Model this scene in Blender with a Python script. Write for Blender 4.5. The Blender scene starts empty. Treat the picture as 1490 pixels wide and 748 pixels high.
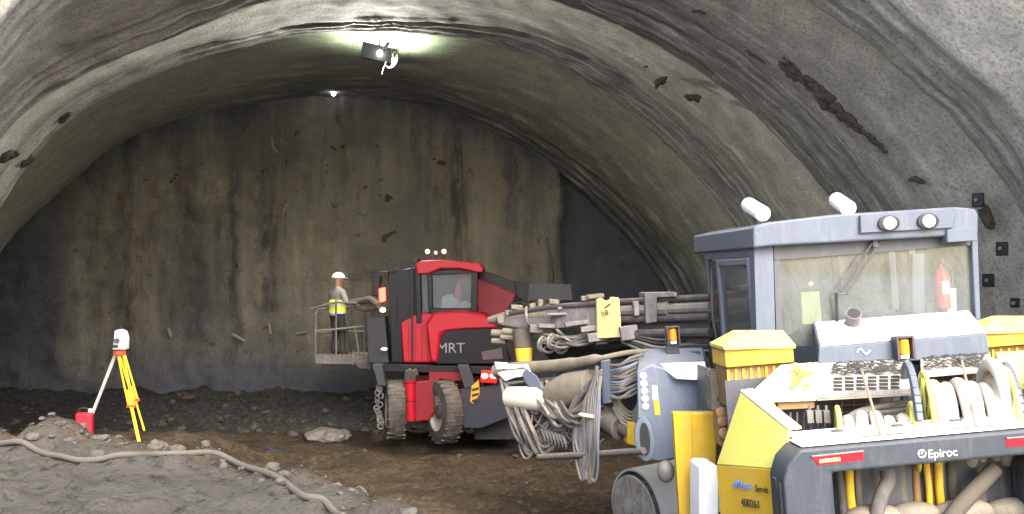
import bpy, bmesh, math, random
import numpy as np
from mathutils import Vector, Matrix, noise
from mathutils.geometry import tessellate_polygon
random.seed(11)
R = math.radians
scene = bpy.context.scene
COL = scene.collection

# ------------------------------------------------------------------ camera, sky, sun, exposure
F, CX, HY, H = 1500.0, 745.0, 400.0, 3.4          # focal length and horizon measured on the photo, eye height above tunnel floor
cam = bpy.data.cameras.new('camera'); camo = bpy.data.objects.new('camera', cam); COL.objects.link(camo)
cam.sensor_width = 36; cam.lens = 36 * F / 1490; cam.shift_y = 26 / 1490
cam.clip_start = 0.05; cam.clip_end = 3000
camo.location = (0, 0, H); camo.rotation_euler = (R(90), 0, 0)
scene.camera = camo
SUN_EL, SUN_AZ = 40, 160                            # azimuth the light comes from, clockwise from +Y (180 = behind the camera)
world = bpy.data.worlds.new('World'); scene.world = world; world.use_nodes = True
wn = world.node_tree.nodes; bg = wn['Background']
sky = wn.new('ShaderNodeTexSky'); sky.sky_type = 'NISHITA'; sky.sun_disc = False
sky.sun_elevation = R(SUN_EL); sky.sun_rotation = R(SUN_AZ); sky.dust_density = 4; sky.air_density = 1.0
world.node_tree.links.new(sky.outputs[0], bg.inputs[0]); bg.inputs[1].default_value = 0.15
sun = bpy.data.lights.new('sun', 'SUN'); sun.energy = 1.0; sun.angle = R(50); sun.color = (1, .95, .87)
suno = bpy.data.objects.new('sun', sun); COL.objects.link(suno)
suno.rotation_euler = (R(90 - SUN_EL), 0, R(180 - SUN_AZ)); suno.location = (0, -20, 30)
scene.view_settings.view_transform = 'Standard'; scene.view_settings.look = 'None'
scene.view_settings.exposure = 2.85; scene.view_settings.gamma = 1
scene.render.engine = 'CYCLES'
scene.cycles.max_bounces = 8; scene.cycles.diffuse_bounces = 5; scene.cycles.use_denoising = True
scene.cycles.sample_clamp_indirect = 6

# ------------------------------------------------------------------ helpers
def P(px, py, Y): return Vector(((px - CX) / F * Y, Y, H + (HY - py) / F * Y))

class Frame:
    """a local frame; L() finds the point of a pixel on one of the frame's own planes"""
    def __init__(s, O, theta, roll=0):
        s.O = Vector(O); s.M = Matrix.Rotation(R(theta), 3, 'Z') @ Matrix.Rotation(R(-roll), 3, 'Y'); s.T = s.M.transposed()
    def loc(s, p): return s.T @ (Vector(p) - s.O)
    def wld(s, p): return s.O + s.M @ Vector(p)
    def on(s, px, py, val, ax=1):
        o = s.T @ (Vector((0, 0, H)) - s.O); d = s.T @ Vector(((px - CX) / F, 1, (HY - py) / F))
        return o + d * ((val - o[ax]) / d[ax])
    def L(s, px, py, v): return s.on(px, py, v)
    def B(s, px, py, Y): return s.loc(P(px, py, Y))
    def root(s, name, label, cat, group=None):
        o = bpy.data.objects.new(name, None); COL.objects.link(o)
        o.matrix_world = Matrix.Translation(s.O) @ s.M.to_4x4(); o.empty_display_size = .3
        o['label'] = label; o['category'] = cat
        if group: o['group'] = group
        return o
WORLD = Frame((0, 0, 0), 0)

def tag(o, label, cat, group=None):
    o['label'] = label; o['category'] = cat
    if group: o['group'] = group
    return o
def structure(o): o['kind'] = 'structure'; return o
def stuff(o): o['kind'] = 'stuff'; return o

def bezier(pts, n=10):
    """smooth curve through points (Catmull-Rom)"""
    p = [Vector(q) for q in pts]; p = [2 * p[0] - p[1]] + p + [2 * p[-1] - p[-2]]; out = []
    for i in range(1, len(p) - 2):
        a, b, c, d = p[i - 1:i + 3]
        for k in range(n):
            t = k / n
            out.append(.5 * ((2 * b) + (c - a) * t + (2 * a - 5 * b + 4 * c - d) * t * t + (3 * b - a - 3 * c + d) * t ** 3))
    out.append(p[-2]); return out

class MB:
    def __init__(s): s.bm = bmesh.new()
    def prism(s, pts, d):
        """planar polygon pushed along d"""
        pts = [Vector(p) for p in pts]; d = Vector(d); bm = s.bm; n = len(pts)
        a = [bm.verts.new(p) for p in pts]; b = [bm.verts.new(p + d) for p in pts]
        for i in range(n): bm.faces.new((a[i], a[(i + 1) % n], b[(i + 1) % n], b[i]))
        for t in tessellate_polygon([pts]):
            bm.faces.new([a[i] for i in t]); bm.faces.new([b[i] for i in reversed(t)])
        return s
    def hull(s, pts):
        vs = [s.bm.verts.new(Vector(p)) for p in pts]
        bmesh.ops.convex_hull(s.bm, input=vs, use_existing_faces=False); return s
    def box(s, c, size, M=None):
        c = Vector(c); h = Vector(size) / 2; q = []
        for i in (-1, 1):
            for j in (-1, 1):
                for k in (-1, 1):
                    v = Vector((i * h.x, j * h.y, k * h.z)); q.append(c + (M @ v if M else v))
        vs = [s.bm.verts.new(p) for p in q]
        for f in ((0, 1, 3, 2), (4, 6, 7, 5), (0, 4, 5, 1), (2, 3, 7, 6), (0, 2, 6, 4), (1, 5, 7, 3)): s.bm.faces.new([vs[i] for i in f])
        return s
    def bar(s, a, b, w, h, up=(0, 0, 1)):
        a = Vector(a); b = Vector(b); d = (b - a); l = d.length; d = d.normalized(); up = Vector(up)
        x = d.cross(up).normalized(); z = x.cross(d)
        M = Matrix((x, d, z)).transposed(); return s.box((a + b) / 2, (w, l, h), M)
    def tube(s, pts, r, n=8, cap=True):
        pts = [Vector(p) for p in pts]; bm = s.bm; rings = []; N = len(pts)
        t0 = (pts[1] - pts[0]).normalized(); up = Vector((0, 0, 1)) if abs(t0.z) < .9 else Vector((1, 0, 0))
        x = t0.cross(up).normalized()
        for i, p in enumerate(pts):
            t = ((pts[min(i + 1, N - 1)] - pts[max(i - 1, 0)])).normalized()
            x = (x - t * x.dot(t)); x = x.normalized() if x.length > 1e-6 else t.orthogonal().normalized()
            y = t.cross(x); rr = r[i] if isinstance(r, (list, tuple)) else r
            rings.append([bm.verts.new(p + (x * math.cos(2 * math.pi * k / n) + y * math.sin(2 * math.pi * k / n)) * rr) for k in range(n)])
        for a, b in zip(rings, rings[1:]):
            for k in range(n): bm.faces.new((a[k], a[(k + 1) % n], b[(k + 1) % n], b[k]))
        if cap: bm.faces.new(list(reversed(rings[0]))); bm.faces.new(rings[-1])
        return s
    def cyl(s, a, b, r, r2=None, n=20): return s.tube([a, b], [r, r if r2 is None else r2], n)
    def lathe(s, c, axis, prof, n=28, cap=True):
        """prof: (distance along axis, radius)"""
        c = Vector(c); ax = Vector(axis).normalized(); x = ax.orthogonal().normalized(); y = ax.cross(x); rings = []
        for (t, r) in prof:
            rings.append([s.bm.verts.new(c + ax * t + (x * math.cos(2 * math.pi * k / n) + y * math.sin(2 * math.pi * k / n)) * max(r, 1e-4)) for k in range(n)])
        for a, b in zip(rings, rings[1:]):
            for k in range(n): s.bm.faces.new((a[k], a[(k + 1) % n], b[(k + 1) % n], b[k]))
        if cap: s.bm.faces.new(list(reversed(rings[0]))); s.bm.faces.new(rings[-1])
        return s
    def torus(s, c, axis, R_, r, n=36, m=10, sq=1):
        c = Vector(c); ax = Vector(axis).normalized(); x = ax.orthogonal().normalized(); y = ax.cross(x); rings = []
        for i in range(n):
            a = 2 * math.pi * i / n; d = x * math.cos(a) + y * math.sin(a)
            rings.append([s.bm.verts.new(c + d * (R_ + r * math.cos(2 * math.pi * k / m)) + ax * (r * sq * math.sin(2 * math.pi * k / m))) for k in range(m)])
        for i in range(n):
            a, b = rings[i], rings[(i + 1) % n]
            for k in range(m): s.bm.faces.new((a[k], b[k], b[(k + 1) % m], a[(k + 1) % m]))
        return s
    def ball(s, c, r, u=16, v=10):
        r = r if isinstance(r, (tuple, list)) else (r, r, r)
        bmesh.ops.create_uvsphere(s.bm, u_segments=u, v_segments=v, radius=1, matrix=Matrix.Translation(Vector(c)) @ Matrix.Diagonal((*r, 1))); return s
    def plate(s, pts, t):
        """a polygon that need not be flat (fan of triangles), thickened along its mean normal"""
        pts = [Vector(p) for p in pts]; n = Vector()
        for i in range(len(pts)): n += pts[i].cross(pts[(i + 1) % len(pts)])
        n = n.normalized() * t; return s.prism(pts, n)
    def build(s, name, m, parent=None, bevel=0, seg=2, smooth=True, angle=35, solidify=0):
        bm = s.bm; bmesh.ops.recalc_face_normals(bm, faces=bm.faces[:])
        me = bpy.data.meshes.new(name); bm.to_mesh(me); bm.free()
        for mm in (m if isinstance(m, (list, tuple)) else [m]): me.materials.append(mm)
        if smooth:
            for p in me.polygons: p.use_smooth = True
            me.set_sharp_from_angle(angle=R(angle))
        o = bpy.data.objects.new(name, me); COL.objects.link(o)
        if parent: o.parent = parent
        if solidify:
            md = o.modifiers.new('thickness', 'SOLIDIFY'); md.thickness = solidify; md.offset = 0
        if bevel:
            md = o.modifiers.new('bevel', 'BEVEL'); md.width = bevel; md.segments = seg; md.limit_method = 'ANGLE'; md.angle_limit = R(30)
            md.harden_normals = False
        return o

def mesh_obj(name, verts, faces, m, parent=None, smooth=True):
    me = bpy.data.meshes.new(name); me.from_pydata([tuple(v) for v in verts], [], faces); me.update()
    for mm in (m if isinstance(m, (list, tuple)) else [m]): me.materials.append(mm)
    if smooth:
        for p in me.polygons: p.use_smooth = True
    o = bpy.data.objects.new(name, me); COL.objects.link(o)
    if parent: o.parent = parent
    return o

def lettering(name, txt, size, at, xd, yd, m, parent, depth=.003, shear=0):
    c = bpy.data.curves.new(name, 'FONT'); c.body = txt; c.size = size; c.align_x = 'CENTER'; c.align_y = 'CENTER'; c.extrude = depth; c.shear = shear
    t = bpy.data.objects.new(name, c); COL.objects.link(t); bpy.context.view_layer.update()
    me = bpy.data.meshes.new_from_object(t.evaluated_get(bpy.context.evaluated_depsgraph_get()))
    bpy.data.objects.remove(t); me.name = name; me.materials.clear(); me.materials.append(m)
    xd = Vector(xd).normalized(); zd = xd.cross(Vector(yd)).normalized(); yd = zd.cross(xd)
    me.transform(Matrix.Translation(Vector(at)) @ Matrix((xd, yd, zd)).transposed().to_4x4())
    o = bpy.data.objects.new(name, me); COL.objects.link(o); o.parent = parent; return o

def copy_thing(o):
    c = o.copy(); COL.objects.link(c)
    for ch in [x for x in bpy.data.objects if x.parent == o]:
        d = ch.copy(); COL.objects.link(d); d.parent = c
        for g in [x for x in bpy.data.objects if x.parent == ch]:
            e = g.copy(); COL.objects.link(e); e.parent = d
    return c

def fbm(p, o=4, s=1.0): return noise.fractal(Vector(p) * s, 1.0, 2.0, o, noise_basis='PERLIN_ORIGINAL')
def sst(a, b, x):
    t = min(1, max(0, (x - a) / (b - a))); return t * t * (3 - 2 * t)

# ------------------------------------------------------------------ materials
def nodes(name, spec=.12):
    m = bpy.data.materials.new(name); m.use_nodes = True; nt = m.node_tree
    nt.nodes['Principled BSDF'].inputs['Specular IOR Level'].default_value = spec
    return m, nt, nt.nodes['Principled BSDF']
def N(nt, t, **k):
    n = nt.nodes.new(t)
    for a, b in k.items():
        if a in n.inputs: n.inputs[a].default_value = b
        else: setattr(n, a, b)
    return n
def ramp(nt, fac, stops):
    r = nt.nodes.new('ShaderNodeValToRGB'); e = r.color_ramp.elements
    while len(e) < len(stops): e.new(.5)
    for i, (p, c) in enumerate(stops):
        e[i].position = p; e[i].color = (*c, 1) if len(c) == 3 else c
    nt.links.new(fac, r.inputs[0]); return r
def mixc(nt, fac, a, b):
    mx = nt.nodes.new('ShaderNodeMix'); mx.data_type = 'RGBA'
    for s, x in ((0, fac), (6, a), (7, b)):
        if hasattr(x, 'is_output') or isinstance(x, bpy.types.NodeSocket): nt.links.new(x, mx.inputs[s])
        elif isinstance(x, (int, float)): mx.inputs[s].default_value = x
        else: mx.inputs[s].default_value = (*x, 1)
    return mx.outputs[2]
def coords(nt, scale=(1, 1, 1), kind='Object'):
    tc = nt.nodes.new('ShaderNodeTexCoord'); mp = nt.nodes.new('ShaderNodeMapping'); mp.inputs['Scale'].default_value = scale
    nt.links.new(tc.outputs[kind], mp.inputs[0]); return mp.outputs[0]
def nz(nt, vec, scale, detail=5, rough=.6):
    n = nt.nodes.new('ShaderNodeTexNoise'); n.inputs['Scale'].default_value = scale; n.inputs['Detail'].default_value = detail; n.inputs['Roughness'].default_value = rough
    nt.links.new(vec, n.inputs['Vector']); return n.outputs[0]
def bump(nt, bsdf, h, strength=.3, dist=.02):
    b = nt.nodes.new('ShaderNodeBump'); b.inputs['Strength'].default_value = strength; b.inputs['Distance'].default_value = dist
    nt.links.new(h, b.inputs['Height']); nt.links.new(b.outputs[0], bsdf.inputs['Normal']); return b

DUST = (.20, .185, .16)
def dusty(name, col, dust=.35, rough=.45, metal=0, scale=5, dustcol=DUST, b=.15):
    """paint or metal that has caught drill dust: patches, and more of it where a surface can hold it"""
    m, nt, s = nodes(name); v = coords(nt)
    n1 = nz(nt, v, scale, 6, .65); n2 = nz(nt, v, scale * 9, 4, .7)
    mul = N(nt, 'ShaderNodeMath', operation='MULTIPLY'); nt.links.new(n1, mul.inputs[0]); nt.links.new(n2, mul.inputs[1])
    geo = nt.nodes.new('ShaderNodeNewGeometry'); sx = nt.nodes.new('ShaderNodeSeparateXYZ'); nt.links.new(geo.outputs['Normal'], sx.inputs[0])
    up = N(nt, 'ShaderNodeMapRange'); up.inputs[1].default_value = .1; up.inputs[2].default_value = 1; up.inputs[3].default_value = 0; up.inputs[4].default_value = .16
    nt.links.new(sx.outputs[2], up.inputs[0])
    add = N(nt, 'ShaderNodeMath', operation='ADD'); nt.links.new(mul.outputs[0], add.inputs[0]); nt.links.new(up.outputs[0], add.inputs[1])
    r = ramp(nt, add.outputs[0], [(.36 - .26 * dust, (0, 0, 0)), (.62 - .22 * dust, (1, 1, 1))])
    dr = ramp(nt, nz(nt, coords(nt, (1, 1, .14)), scale * 2.4, 6, .7), [(.56 - .12 * dust, (0, 0, 0)), (.74, (min(1, dust * 2),) * 3)])
    mxr = N(nt, 'ShaderNodeMath', operation='MAXIMUM'); nt.links.new(r.outputs[0], mxr.inputs[0]); nt.links.new(dr.outputs[0], mxr.inputs[1]); r = mxr
    sc = N(nt, 'ShaderNodeMath', operation='MULTIPLY'); nt.links.new(r.outputs[0], sc.inputs[0]); sc.inputs[1].default_value = min(1, .25 + dust)
    shade = mixc(nt, nz(nt, v, scale * .6, 3), tuple(c * .82 for c in col), tuple(min(1, c * 1.12) for c in col))
    nt.links.new(mixc(nt, sc.outputs[0], shade, dustcol), s.inputs['Base Color'])
    rr = N(nt, 'ShaderNodeMapRange'); rr.inputs[3].default_value = rough; rr.inputs[4].default_value = .9
    nt.links.new(sc.outputs[0], rr.inputs[0]); nt.links.new(rr.outputs[0], s.inputs['Roughness'])
    s.inputs['Metallic'].default_value = metal; s.inputs['Specular IOR Level'].default_value = .22
    if b: bump(nt, s, n2, b, .006)
    return m
def plain(name, col, rough=.5, metal=0, emit=0, spec=.25):
    m, nt, s = nodes(name); v = coords(nt)
    nt.links.new(mixc(nt, nz(nt, v, 14, 4), tuple(c * .8 for c in col), tuple(min(1, c * 1.15) for c in col)), s.inputs['Base Color'])
    s.inputs['Roughness'].default_value = rough; s.inputs['Metallic'].default_value = metal; s.inputs['Specular IOR Level'].default_value = spec
    if emit: s.inputs['Emission Color'].default_value = (*col, 1); s.inputs['Emission Strength'].default_value = emit
    return m
def glass(name, tint=(.7, .78, .76), dirt_sheen=.25, dirt_sheen_col=(.45, .45, .42)):
    m, nt, s = nodes(name); out = nt.nodes['Material Output']; v = coords(nt, (1, 1, .25))
    tr = nt.nodes.new('ShaderNodeBsdfTransparent'); tr.inputs[0].default_value = (*tint, 1)
    gl = nt.nodes.new('ShaderNodeBsdfGlossy'); gl.inputs['Roughness'].default_value = .04
    lw = nt.nodes.new('ShaderNodeFresnel'); lw.inputs[0].default_value = 1.5
    m1 = nt.nodes.new('ShaderNodeMixShader'); nt.links.new(lw.outputs[0], m1.inputs[0]); nt.links.new(tr.outputs[0], m1.inputs[1]); nt.links.new(gl.outputs[0], m1.inputs[2])
    df = nt.nodes.new('ShaderNodeBsdfDiffuse'); df.inputs[0].default_value = (*dirt_sheen_col, 1)
    r = ramp(nt, nz(nt, v, 6, 6, .7), [(.35, (dirt_sheen * .35,) * 3), (.7, (dirt_sheen,) * 3)])  # pale streaks: a little dust plus window reflections painted as diffuse colour
    m2 = nt.nodes.new('ShaderNodeMixShader'); nt.links.new(r.outputs[0], m2.inputs[0]); nt.links.new(m1.outputs[0], m2.inputs[1]); nt.links.new(df.outputs[0], m2.inputs[2])
    nt.links.new(m2.outputs[0], out.inputs[0]); return m

def ring_material(name, dark, light, seed):
    m, nt, s = nodes(name); v = coords(nt)
    big = nz(nt, v, .35, 4, .6); mid = nz(nt, v, 2.2, 6, .65); fine = nz(nt, v, 22, 5, .75); grit = nz(nt, v, 70, 3, .7)
    c = ramp(nt, big, [(.36, dark), (.62, light)]).outputs[0]
    c = mixc(nt, ramp(nt, mid, [(.42, (0, 0, 0)), (.62, (1, 1, 1))]).outputs[0], c, tuple(x * 1.15 for x in light))
    c = mixc(nt, ramp(nt, fine, [(.34, (.85, .85, .85)), (.52, (0, 0, 0))]).outputs[0], c, tuple(x * .5 for x in dark))
    # the joints between rings are bare ribs and mesh, damp and streaked along the arch
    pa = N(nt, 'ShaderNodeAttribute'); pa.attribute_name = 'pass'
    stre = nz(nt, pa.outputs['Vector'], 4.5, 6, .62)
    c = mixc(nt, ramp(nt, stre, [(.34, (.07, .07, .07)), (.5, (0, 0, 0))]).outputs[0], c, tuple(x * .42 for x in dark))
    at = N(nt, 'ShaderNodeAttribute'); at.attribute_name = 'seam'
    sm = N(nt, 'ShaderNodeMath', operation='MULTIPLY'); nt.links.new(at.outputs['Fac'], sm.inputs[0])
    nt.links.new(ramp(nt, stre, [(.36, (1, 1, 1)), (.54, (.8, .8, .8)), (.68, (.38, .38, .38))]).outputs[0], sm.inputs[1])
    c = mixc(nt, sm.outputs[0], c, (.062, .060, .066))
    nt.links.new(c, s.inputs['Base Color']); s.inputs['Roughness'].default_value = .92
    ad = N(nt, 'ShaderNodeMath', operation='MULTIPLY_ADD'); nt.links.new(grit, ad.inputs[0]); ad.inputs[1].default_value = .45; nt.links.new(fine, ad.inputs[2])
    bump(nt, s, ad.outputs[0], .75, .05)
    return m

M = dict(
    grey=dusty('grey_paint', (.026, .032, .041), .35, .5, dustcol=(.085, .085, .085)),
    greyclean=dusty('cab_grey_paint', (.060, .073, .098), .32, .45, dustcol=(.14, .145, .15)),
    darkgrey=dusty('charcoal_paint', (.05, .052, .06), .2, .5),
    black=dusty('black_rubber', (.018, .018, .02), .12, .6),
    blackpaint=plain('black_paint', (.006, .006, .009), .4, spec=.2),
    yellow=dusty('yellow_paint', (.42, .262, .017), .42, .5, dustcol=(.27, .215, .12)),
    yellowpale=dusty('lit_dusted_yellow_paint', (.42, .39, .085), .25, .48, dustcol=(.38, .34, .22)),  # yellow paled by dust and by sky light painted into the colour
    deck=dusty('lit_dusted_deck_paint', (.55, .52, .44), .45, .5, dustcol=(.40, .38, .33)),  # whitened by dust and by overexposed daylight put into the colour
    white=dusty('white_paint', (.62, .62, .62), .2, .4, dustcol=(.42, .40, .37)),
    hose=dusty('white_hose', (.36, .335, .285), .45, .65, dustcol=(.25, .225, .185)),
    dusthose=dusty('dust_coated_hose', (.06, .056, .054), .55, .8, scale=8, dustcol=(.14, .125, .107)),
    paledust=dusty('dust_coated_steel', (.09, .08, .065), .6, .8, scale=5, dustcol=(.17, .148, .116)),
    steel=dusty('dusty_steel', (.11, .105, .10), .5, .5, .3),
    darksteel=dusty('dark_steel', (.045, .042, .045), .3, .5, .2),
    mauvesteel=dusty('grey_cast_steel', (.08, .074, .08), .55, .6),
    rust=dusty('rusty_orange_steel', (.17, .095, .037), .35, .7),
    brown=dusty('brown_rod', (.20, .13, .09), .3, .6),
    bluegrey=dusty('bluish_plate', (.085, .098, .135), .3, .5),
    cream=dusty('cream_plate', (.42, .34, .15), .25, .55),
    red=dusty('red_paint', (.30, .006, .018), .06, .36, dustcol=(.2, .1, .09), b=.04),
    redd=dusty('dark_red_paint', (.15, .005, .012), .15, .45, dustcol=(.12, .09, .08)),
    navy=plain('navy_black_paint', (.005, .006, .011), .35, spec=.18),
    slate=dusty('slate_plate', (.022, .023, .034), .06, .45),
    tyre=dusty('dusty_tyre', (.03, .028, .026), .62, .85, scale=4, dustcol=(.12, .11, .098)),
    mudtyre=dusty('mud_caked_tyre', (.10, .095, .086), .6, .9, scale=4, dustcol=(.18, .168, .15), b=.4), guard=dusty('pale_grey_paint', (.50, .52, .55), .3, .55, dustcol=(.46, .44, .40)),
    wheelmud=dusty('mud_streaked_wheel', (.20, .19, .17), .75, .9, scale=7, dustcol=(.52, .50, .46), b=.5),
    modgrey=dusty('module_grey_paint', (.082, .100, .135), .32, .45, dustcol=(.19, .19, .19)),
    rim=dusty('dusty_rim', (.26, .25, .24), .55, .7),
    orange=plain('orange_lens', (.80, .17, .012), .3),
    ink=plain('black_ink', (.02, .02, .02), .6),
    blueink=plain('blue_ink', (.06, .17, .55), .5),
    whiteink=plain('white_lettering', (.5, .5, .5), .5),
    greyink=plain('grey_lettering', (.16, .16, .18), .4, .4),
    redlens=plain('red_lens', (.40, .012, .02), .2, 0, .06),
    pinklit=plain('white_hot_red_lamp', (1, .35, .32), .3, 0, 1.2),
    redglow=plain('glowing_red_lens', (.8, .012, .01), .25, 0, .45),
    redlit=plain('lit_red_lamp', (1, .03, .02), .3, 0, 2.5),
    amberdash=plain('amber_reflector', (.9, .42, .2), .3),
    lamp=plain('lamp_glass', (.85, .87, .9), .15),
    bulb=plain('lit_bulb', (1, .95, .85), .3, 0, 6),
    bulbdim=plain('small_lit_lamp', (1, .62, .28), .3, 0, .5),
    flood=plain('floodlight_glass', (1, .97, .86), .3, 0, 30),
    skin=plain('skin', (.30, .17, .11), .55),
    shirt=plain('grey_shirt', (.20, .20, .20), .85),
    trousers=plain('dark_trousers', (.03, .03, .035), .85),
    boot=plain('boot_leather', (.025, .02, .018), .6),
    vest=plain('hi_vis_yellow', (.62, .74, .05), .7),
    band=plain('reflective_band', (.75, .76, .72), .35),
    helmet=plain('white_helmet', (.72, .72, .70), .3),
    extinguisher=plain('red_cylinder', (.62, .02, .03), .3),
    glass=glass('cab_glass', (.80, .86, .84), .30, (.2, .21, .2)), glassdark=glass('tinted_glass', (.62, .66, .68), .03, (.2, .2, .22)),
    tripod=dusty('tripod_yellow', (.80, .52, .04), .1, .5), tripodred=plain('tripod_red', (.65, .08, .04), .5),
    can=plain('red_plastic', (.60, .02, .04), .45),
    wire=dusty('galvanised_wire', (.22, .21, .20), .3, .6),
    hoseground=dusty('mud_covered_pipe', (.056, .049, .040), .7, .85, dustcol=(.068, .061, .05)),
    stone=dusty('pale_stone', (.15, .142, .13), .5, .9, scale=3, b=.6),
    soilstone=dusty('soil_coated_stone', (.046, .042, .036), .4, .95, scale=3, dustcol=(.068, .063, .054), b=.5),
    darkrock=dusty('exposed_dark_rock', (.055, .047, .04), .15, .9, scale=6, b=.9),
    fluff=plain('pale_cloth', (.62, .58, .5), .9), pink=plain('red_cloth', (.6, .12, .14), .9), tagy=plain('yellow_card', (.66, .60, .30), .6),
)
# ------------------------------------------------------------------ the tunnel lining
CXP, CYP = 560., 700.
ANG = np.radians(np.linspace(196, -16, 300))
def arc(pts, smooth=5):
    p = np.array(pts, float); a = np.arctan2(CYP - p[:, 1], p[:, 0] - CXP); a = np.where(a < -math.pi / 2, a + 2 * math.pi, a)
    r = np.hypot(p[:, 0] - CXP, p[:, 1] - CYP); o = np.argsort(a); rr = np.interp(ANG, a[o], r[o])
    k = np.exp(-np.linspace(-2, 2, 4 * smooth + 1) ** 2); k /= k.sum()
    return np.convolve(np.pad(rr, 2 * smooth, mode='edge'), k, 'valid')
E0 = arc([(-115, 830), (-97, 650), (-59, 500), (0, 368), (50, 312), (117, 254), (172, 205), (274, 171), (380, 150), (480, 139), (600, 150), (700, 184), (800, 240), (870, 300), (930, 365), (970, 415), (1005, 500), (1040, 620), (1050, 830)])
E1 = arc([(-150, 850), (-140, 680), (-110, 520), (-60, 400), (0, 305), (30, 252), (91, 180), (215, 113), (364, 68), (437, 51), (517, 46), (620, 50), (700, 60), (800, 95), (880, 142), (960, 203), (1020, 265), (1075, 335), (1120, 430), (1155, 540), (1175, 680), (1180, 850)])
E2 = arc([(-210, 950), (-200, 680), (-160, 480), (-90, 330), (0, 203), (45, 157), (110, 115), (236, 63), (300, 35), (400, 0), (500, -28), (600, -38), (700, -28), (820, 8), (900, 40), (1000, 95), (1090, 160), (1190, 265), (1250, 350), (1310, 470), (1350, 650), (1360, 950)])
E3 = arc([(-290, 1000), (-260, 650), (-200, 420), (-100, 230), (0, 107), (30, 58), (81, 15), (110, -5), (250, -85), (450, -135), (650, -150), (850, -125), (1000, -80), (1170, 0), (1260, 60), (1330, 122), (1400, 188), (1450, 250), (1500, 330), (1560, 440), (1610, 620), (1630, 800), (1630, 1000)])
def off(e, l, t, r):
    a = np.degrees(ANG); return e + np.interp(a, [-16, 30, 60, 95, 130, 196], [r, r, r * .9, t, l, l])
def ring(e, Y):
    return np.stack([(CXP + e * np.cos(ANG) - CX) / F * Y, np.full_like(e, Y), H + (HY - (CYP - e * np.sin(ANG))) / F * Y], 1)
def grow(pts, m, dY=0):
    c = np.array([pts[:, 0].mean(), pts[0, 1], 0.]); d = pts - c; d[:, 1] = 0; d /= np.linalg.norm(d, axis=1)[:, None]
    q = pts + d * m; q[:, 1] += dY; return q
e3, b3 = ring(E3, 11.9), ring(off(E3, 40, 60, 75), 10.9)
e2, b2 = ring(E2, 15.3), ring(off(E2, 38, 26, 64), 14.3)
e1, b1 = ring(E1, 19.2), ring(off(E1, 20, 14, 42), 18.5)
e0, b0 = ring(E0, 25.0), ring(off(E0, 10, 22, 34), 23.4)
portal = grow(ring(off(E3, 60, 90, 100), 11.0), .9); portal[:, 1] = 8.6
back = grow(e0, .1, 4.0)
ring_cols = [((.42, .425, .385), (.54, .54, .495)), ((.44, .445, .405), (.54, .54, .495)), ((.45, .46, .41), (.54, .545, .49)), ((.46, .49, .41), (.54, .57, .48))]
lining = bpy.data.objects.new('tunnel_lining', None); COL.objects.link(lining)
tag(lining, 'grey sprayed concrete tunnel arch built in stepped rings', 'tunnel')
SIDE = np.interp(np.degrees(ANG), [-16, 70, 100, 125, 196], [1, 1, .95, .4, .25])
def loft(name, key, mat_, seed, lip=True):
    """key: list of (ring, steps to the next, ridge amount, seam amount)"""
    vs = []; sm = []; bc = []
    for i, (r0, n, ridge, seam) in enumerate(key[:-1]):
        r1 = key[i + 1][0]; s1 = key[i + 1][3]
        for k in range(n):
            t = k / n; q = r0 * (1 - t) + r1 * t
            c = np.array([q[:, 0].mean(), q[:, 1].mean(), 0]); d = q - c; d[:, 1] = 0; d /= np.linalg.norm(d, axis=1)[:, None]
            row = []; 
            for j in range(len(q)):
                p = q[j]; a = .03 * fbm(p, 3, .55) + .022 * fbm(p, 4, 2.2) + .012 * fbm(p, 2, 7)
                if ridge: a += ridge * math.sin(t * 17 + 2.5 * fbm((j * .03, t * 1.5, seed), 3)) * (.5 + .5 * fbm((j * .05, t * 2, seed + 5), 2)) 
                row.append(p + d[j] * a)
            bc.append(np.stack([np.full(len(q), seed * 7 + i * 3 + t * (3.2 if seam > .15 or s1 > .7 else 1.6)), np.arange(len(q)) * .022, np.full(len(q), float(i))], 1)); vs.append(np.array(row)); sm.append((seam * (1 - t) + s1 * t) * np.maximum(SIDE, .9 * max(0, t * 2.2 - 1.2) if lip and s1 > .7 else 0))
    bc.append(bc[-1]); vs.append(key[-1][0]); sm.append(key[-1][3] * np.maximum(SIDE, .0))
    V = np.concatenate(vs); n = len(ANG); fc = []
    for i in range(len(vs) - 1):
        for j in range(n - 1): fc.append((i * n + j, i * n + j + 1, (i + 1) * n + j + 1, (i + 1) * n + j))
    o = mesh_obj(name, V, fc, mat_, lining)
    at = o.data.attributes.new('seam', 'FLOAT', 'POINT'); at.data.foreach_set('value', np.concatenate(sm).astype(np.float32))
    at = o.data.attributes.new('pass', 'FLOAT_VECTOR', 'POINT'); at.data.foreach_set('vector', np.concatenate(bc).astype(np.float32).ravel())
    return o
def h_(e, m): return grow(e, m, .08)
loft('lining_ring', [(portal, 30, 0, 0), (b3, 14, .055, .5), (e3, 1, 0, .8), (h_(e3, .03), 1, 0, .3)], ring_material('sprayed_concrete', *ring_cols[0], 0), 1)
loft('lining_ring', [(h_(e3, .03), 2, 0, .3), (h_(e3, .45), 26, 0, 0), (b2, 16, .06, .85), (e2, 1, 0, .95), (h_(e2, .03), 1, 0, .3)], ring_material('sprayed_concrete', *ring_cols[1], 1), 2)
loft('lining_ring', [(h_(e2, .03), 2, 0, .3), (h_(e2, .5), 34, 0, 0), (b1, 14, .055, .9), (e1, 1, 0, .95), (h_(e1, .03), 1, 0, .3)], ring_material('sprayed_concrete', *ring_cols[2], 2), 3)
loft('lining_ring', [(h_(e1, .03), 2, 0, .3), (h_(e1, .5), 40, 0, 0), (b0, 22, .05, .9), (e0, 8, 0, .95), (back, 1, 0, .5)], ring_material('sprayed_concrete', *ring_cols[3], 3), 4, False)

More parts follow.
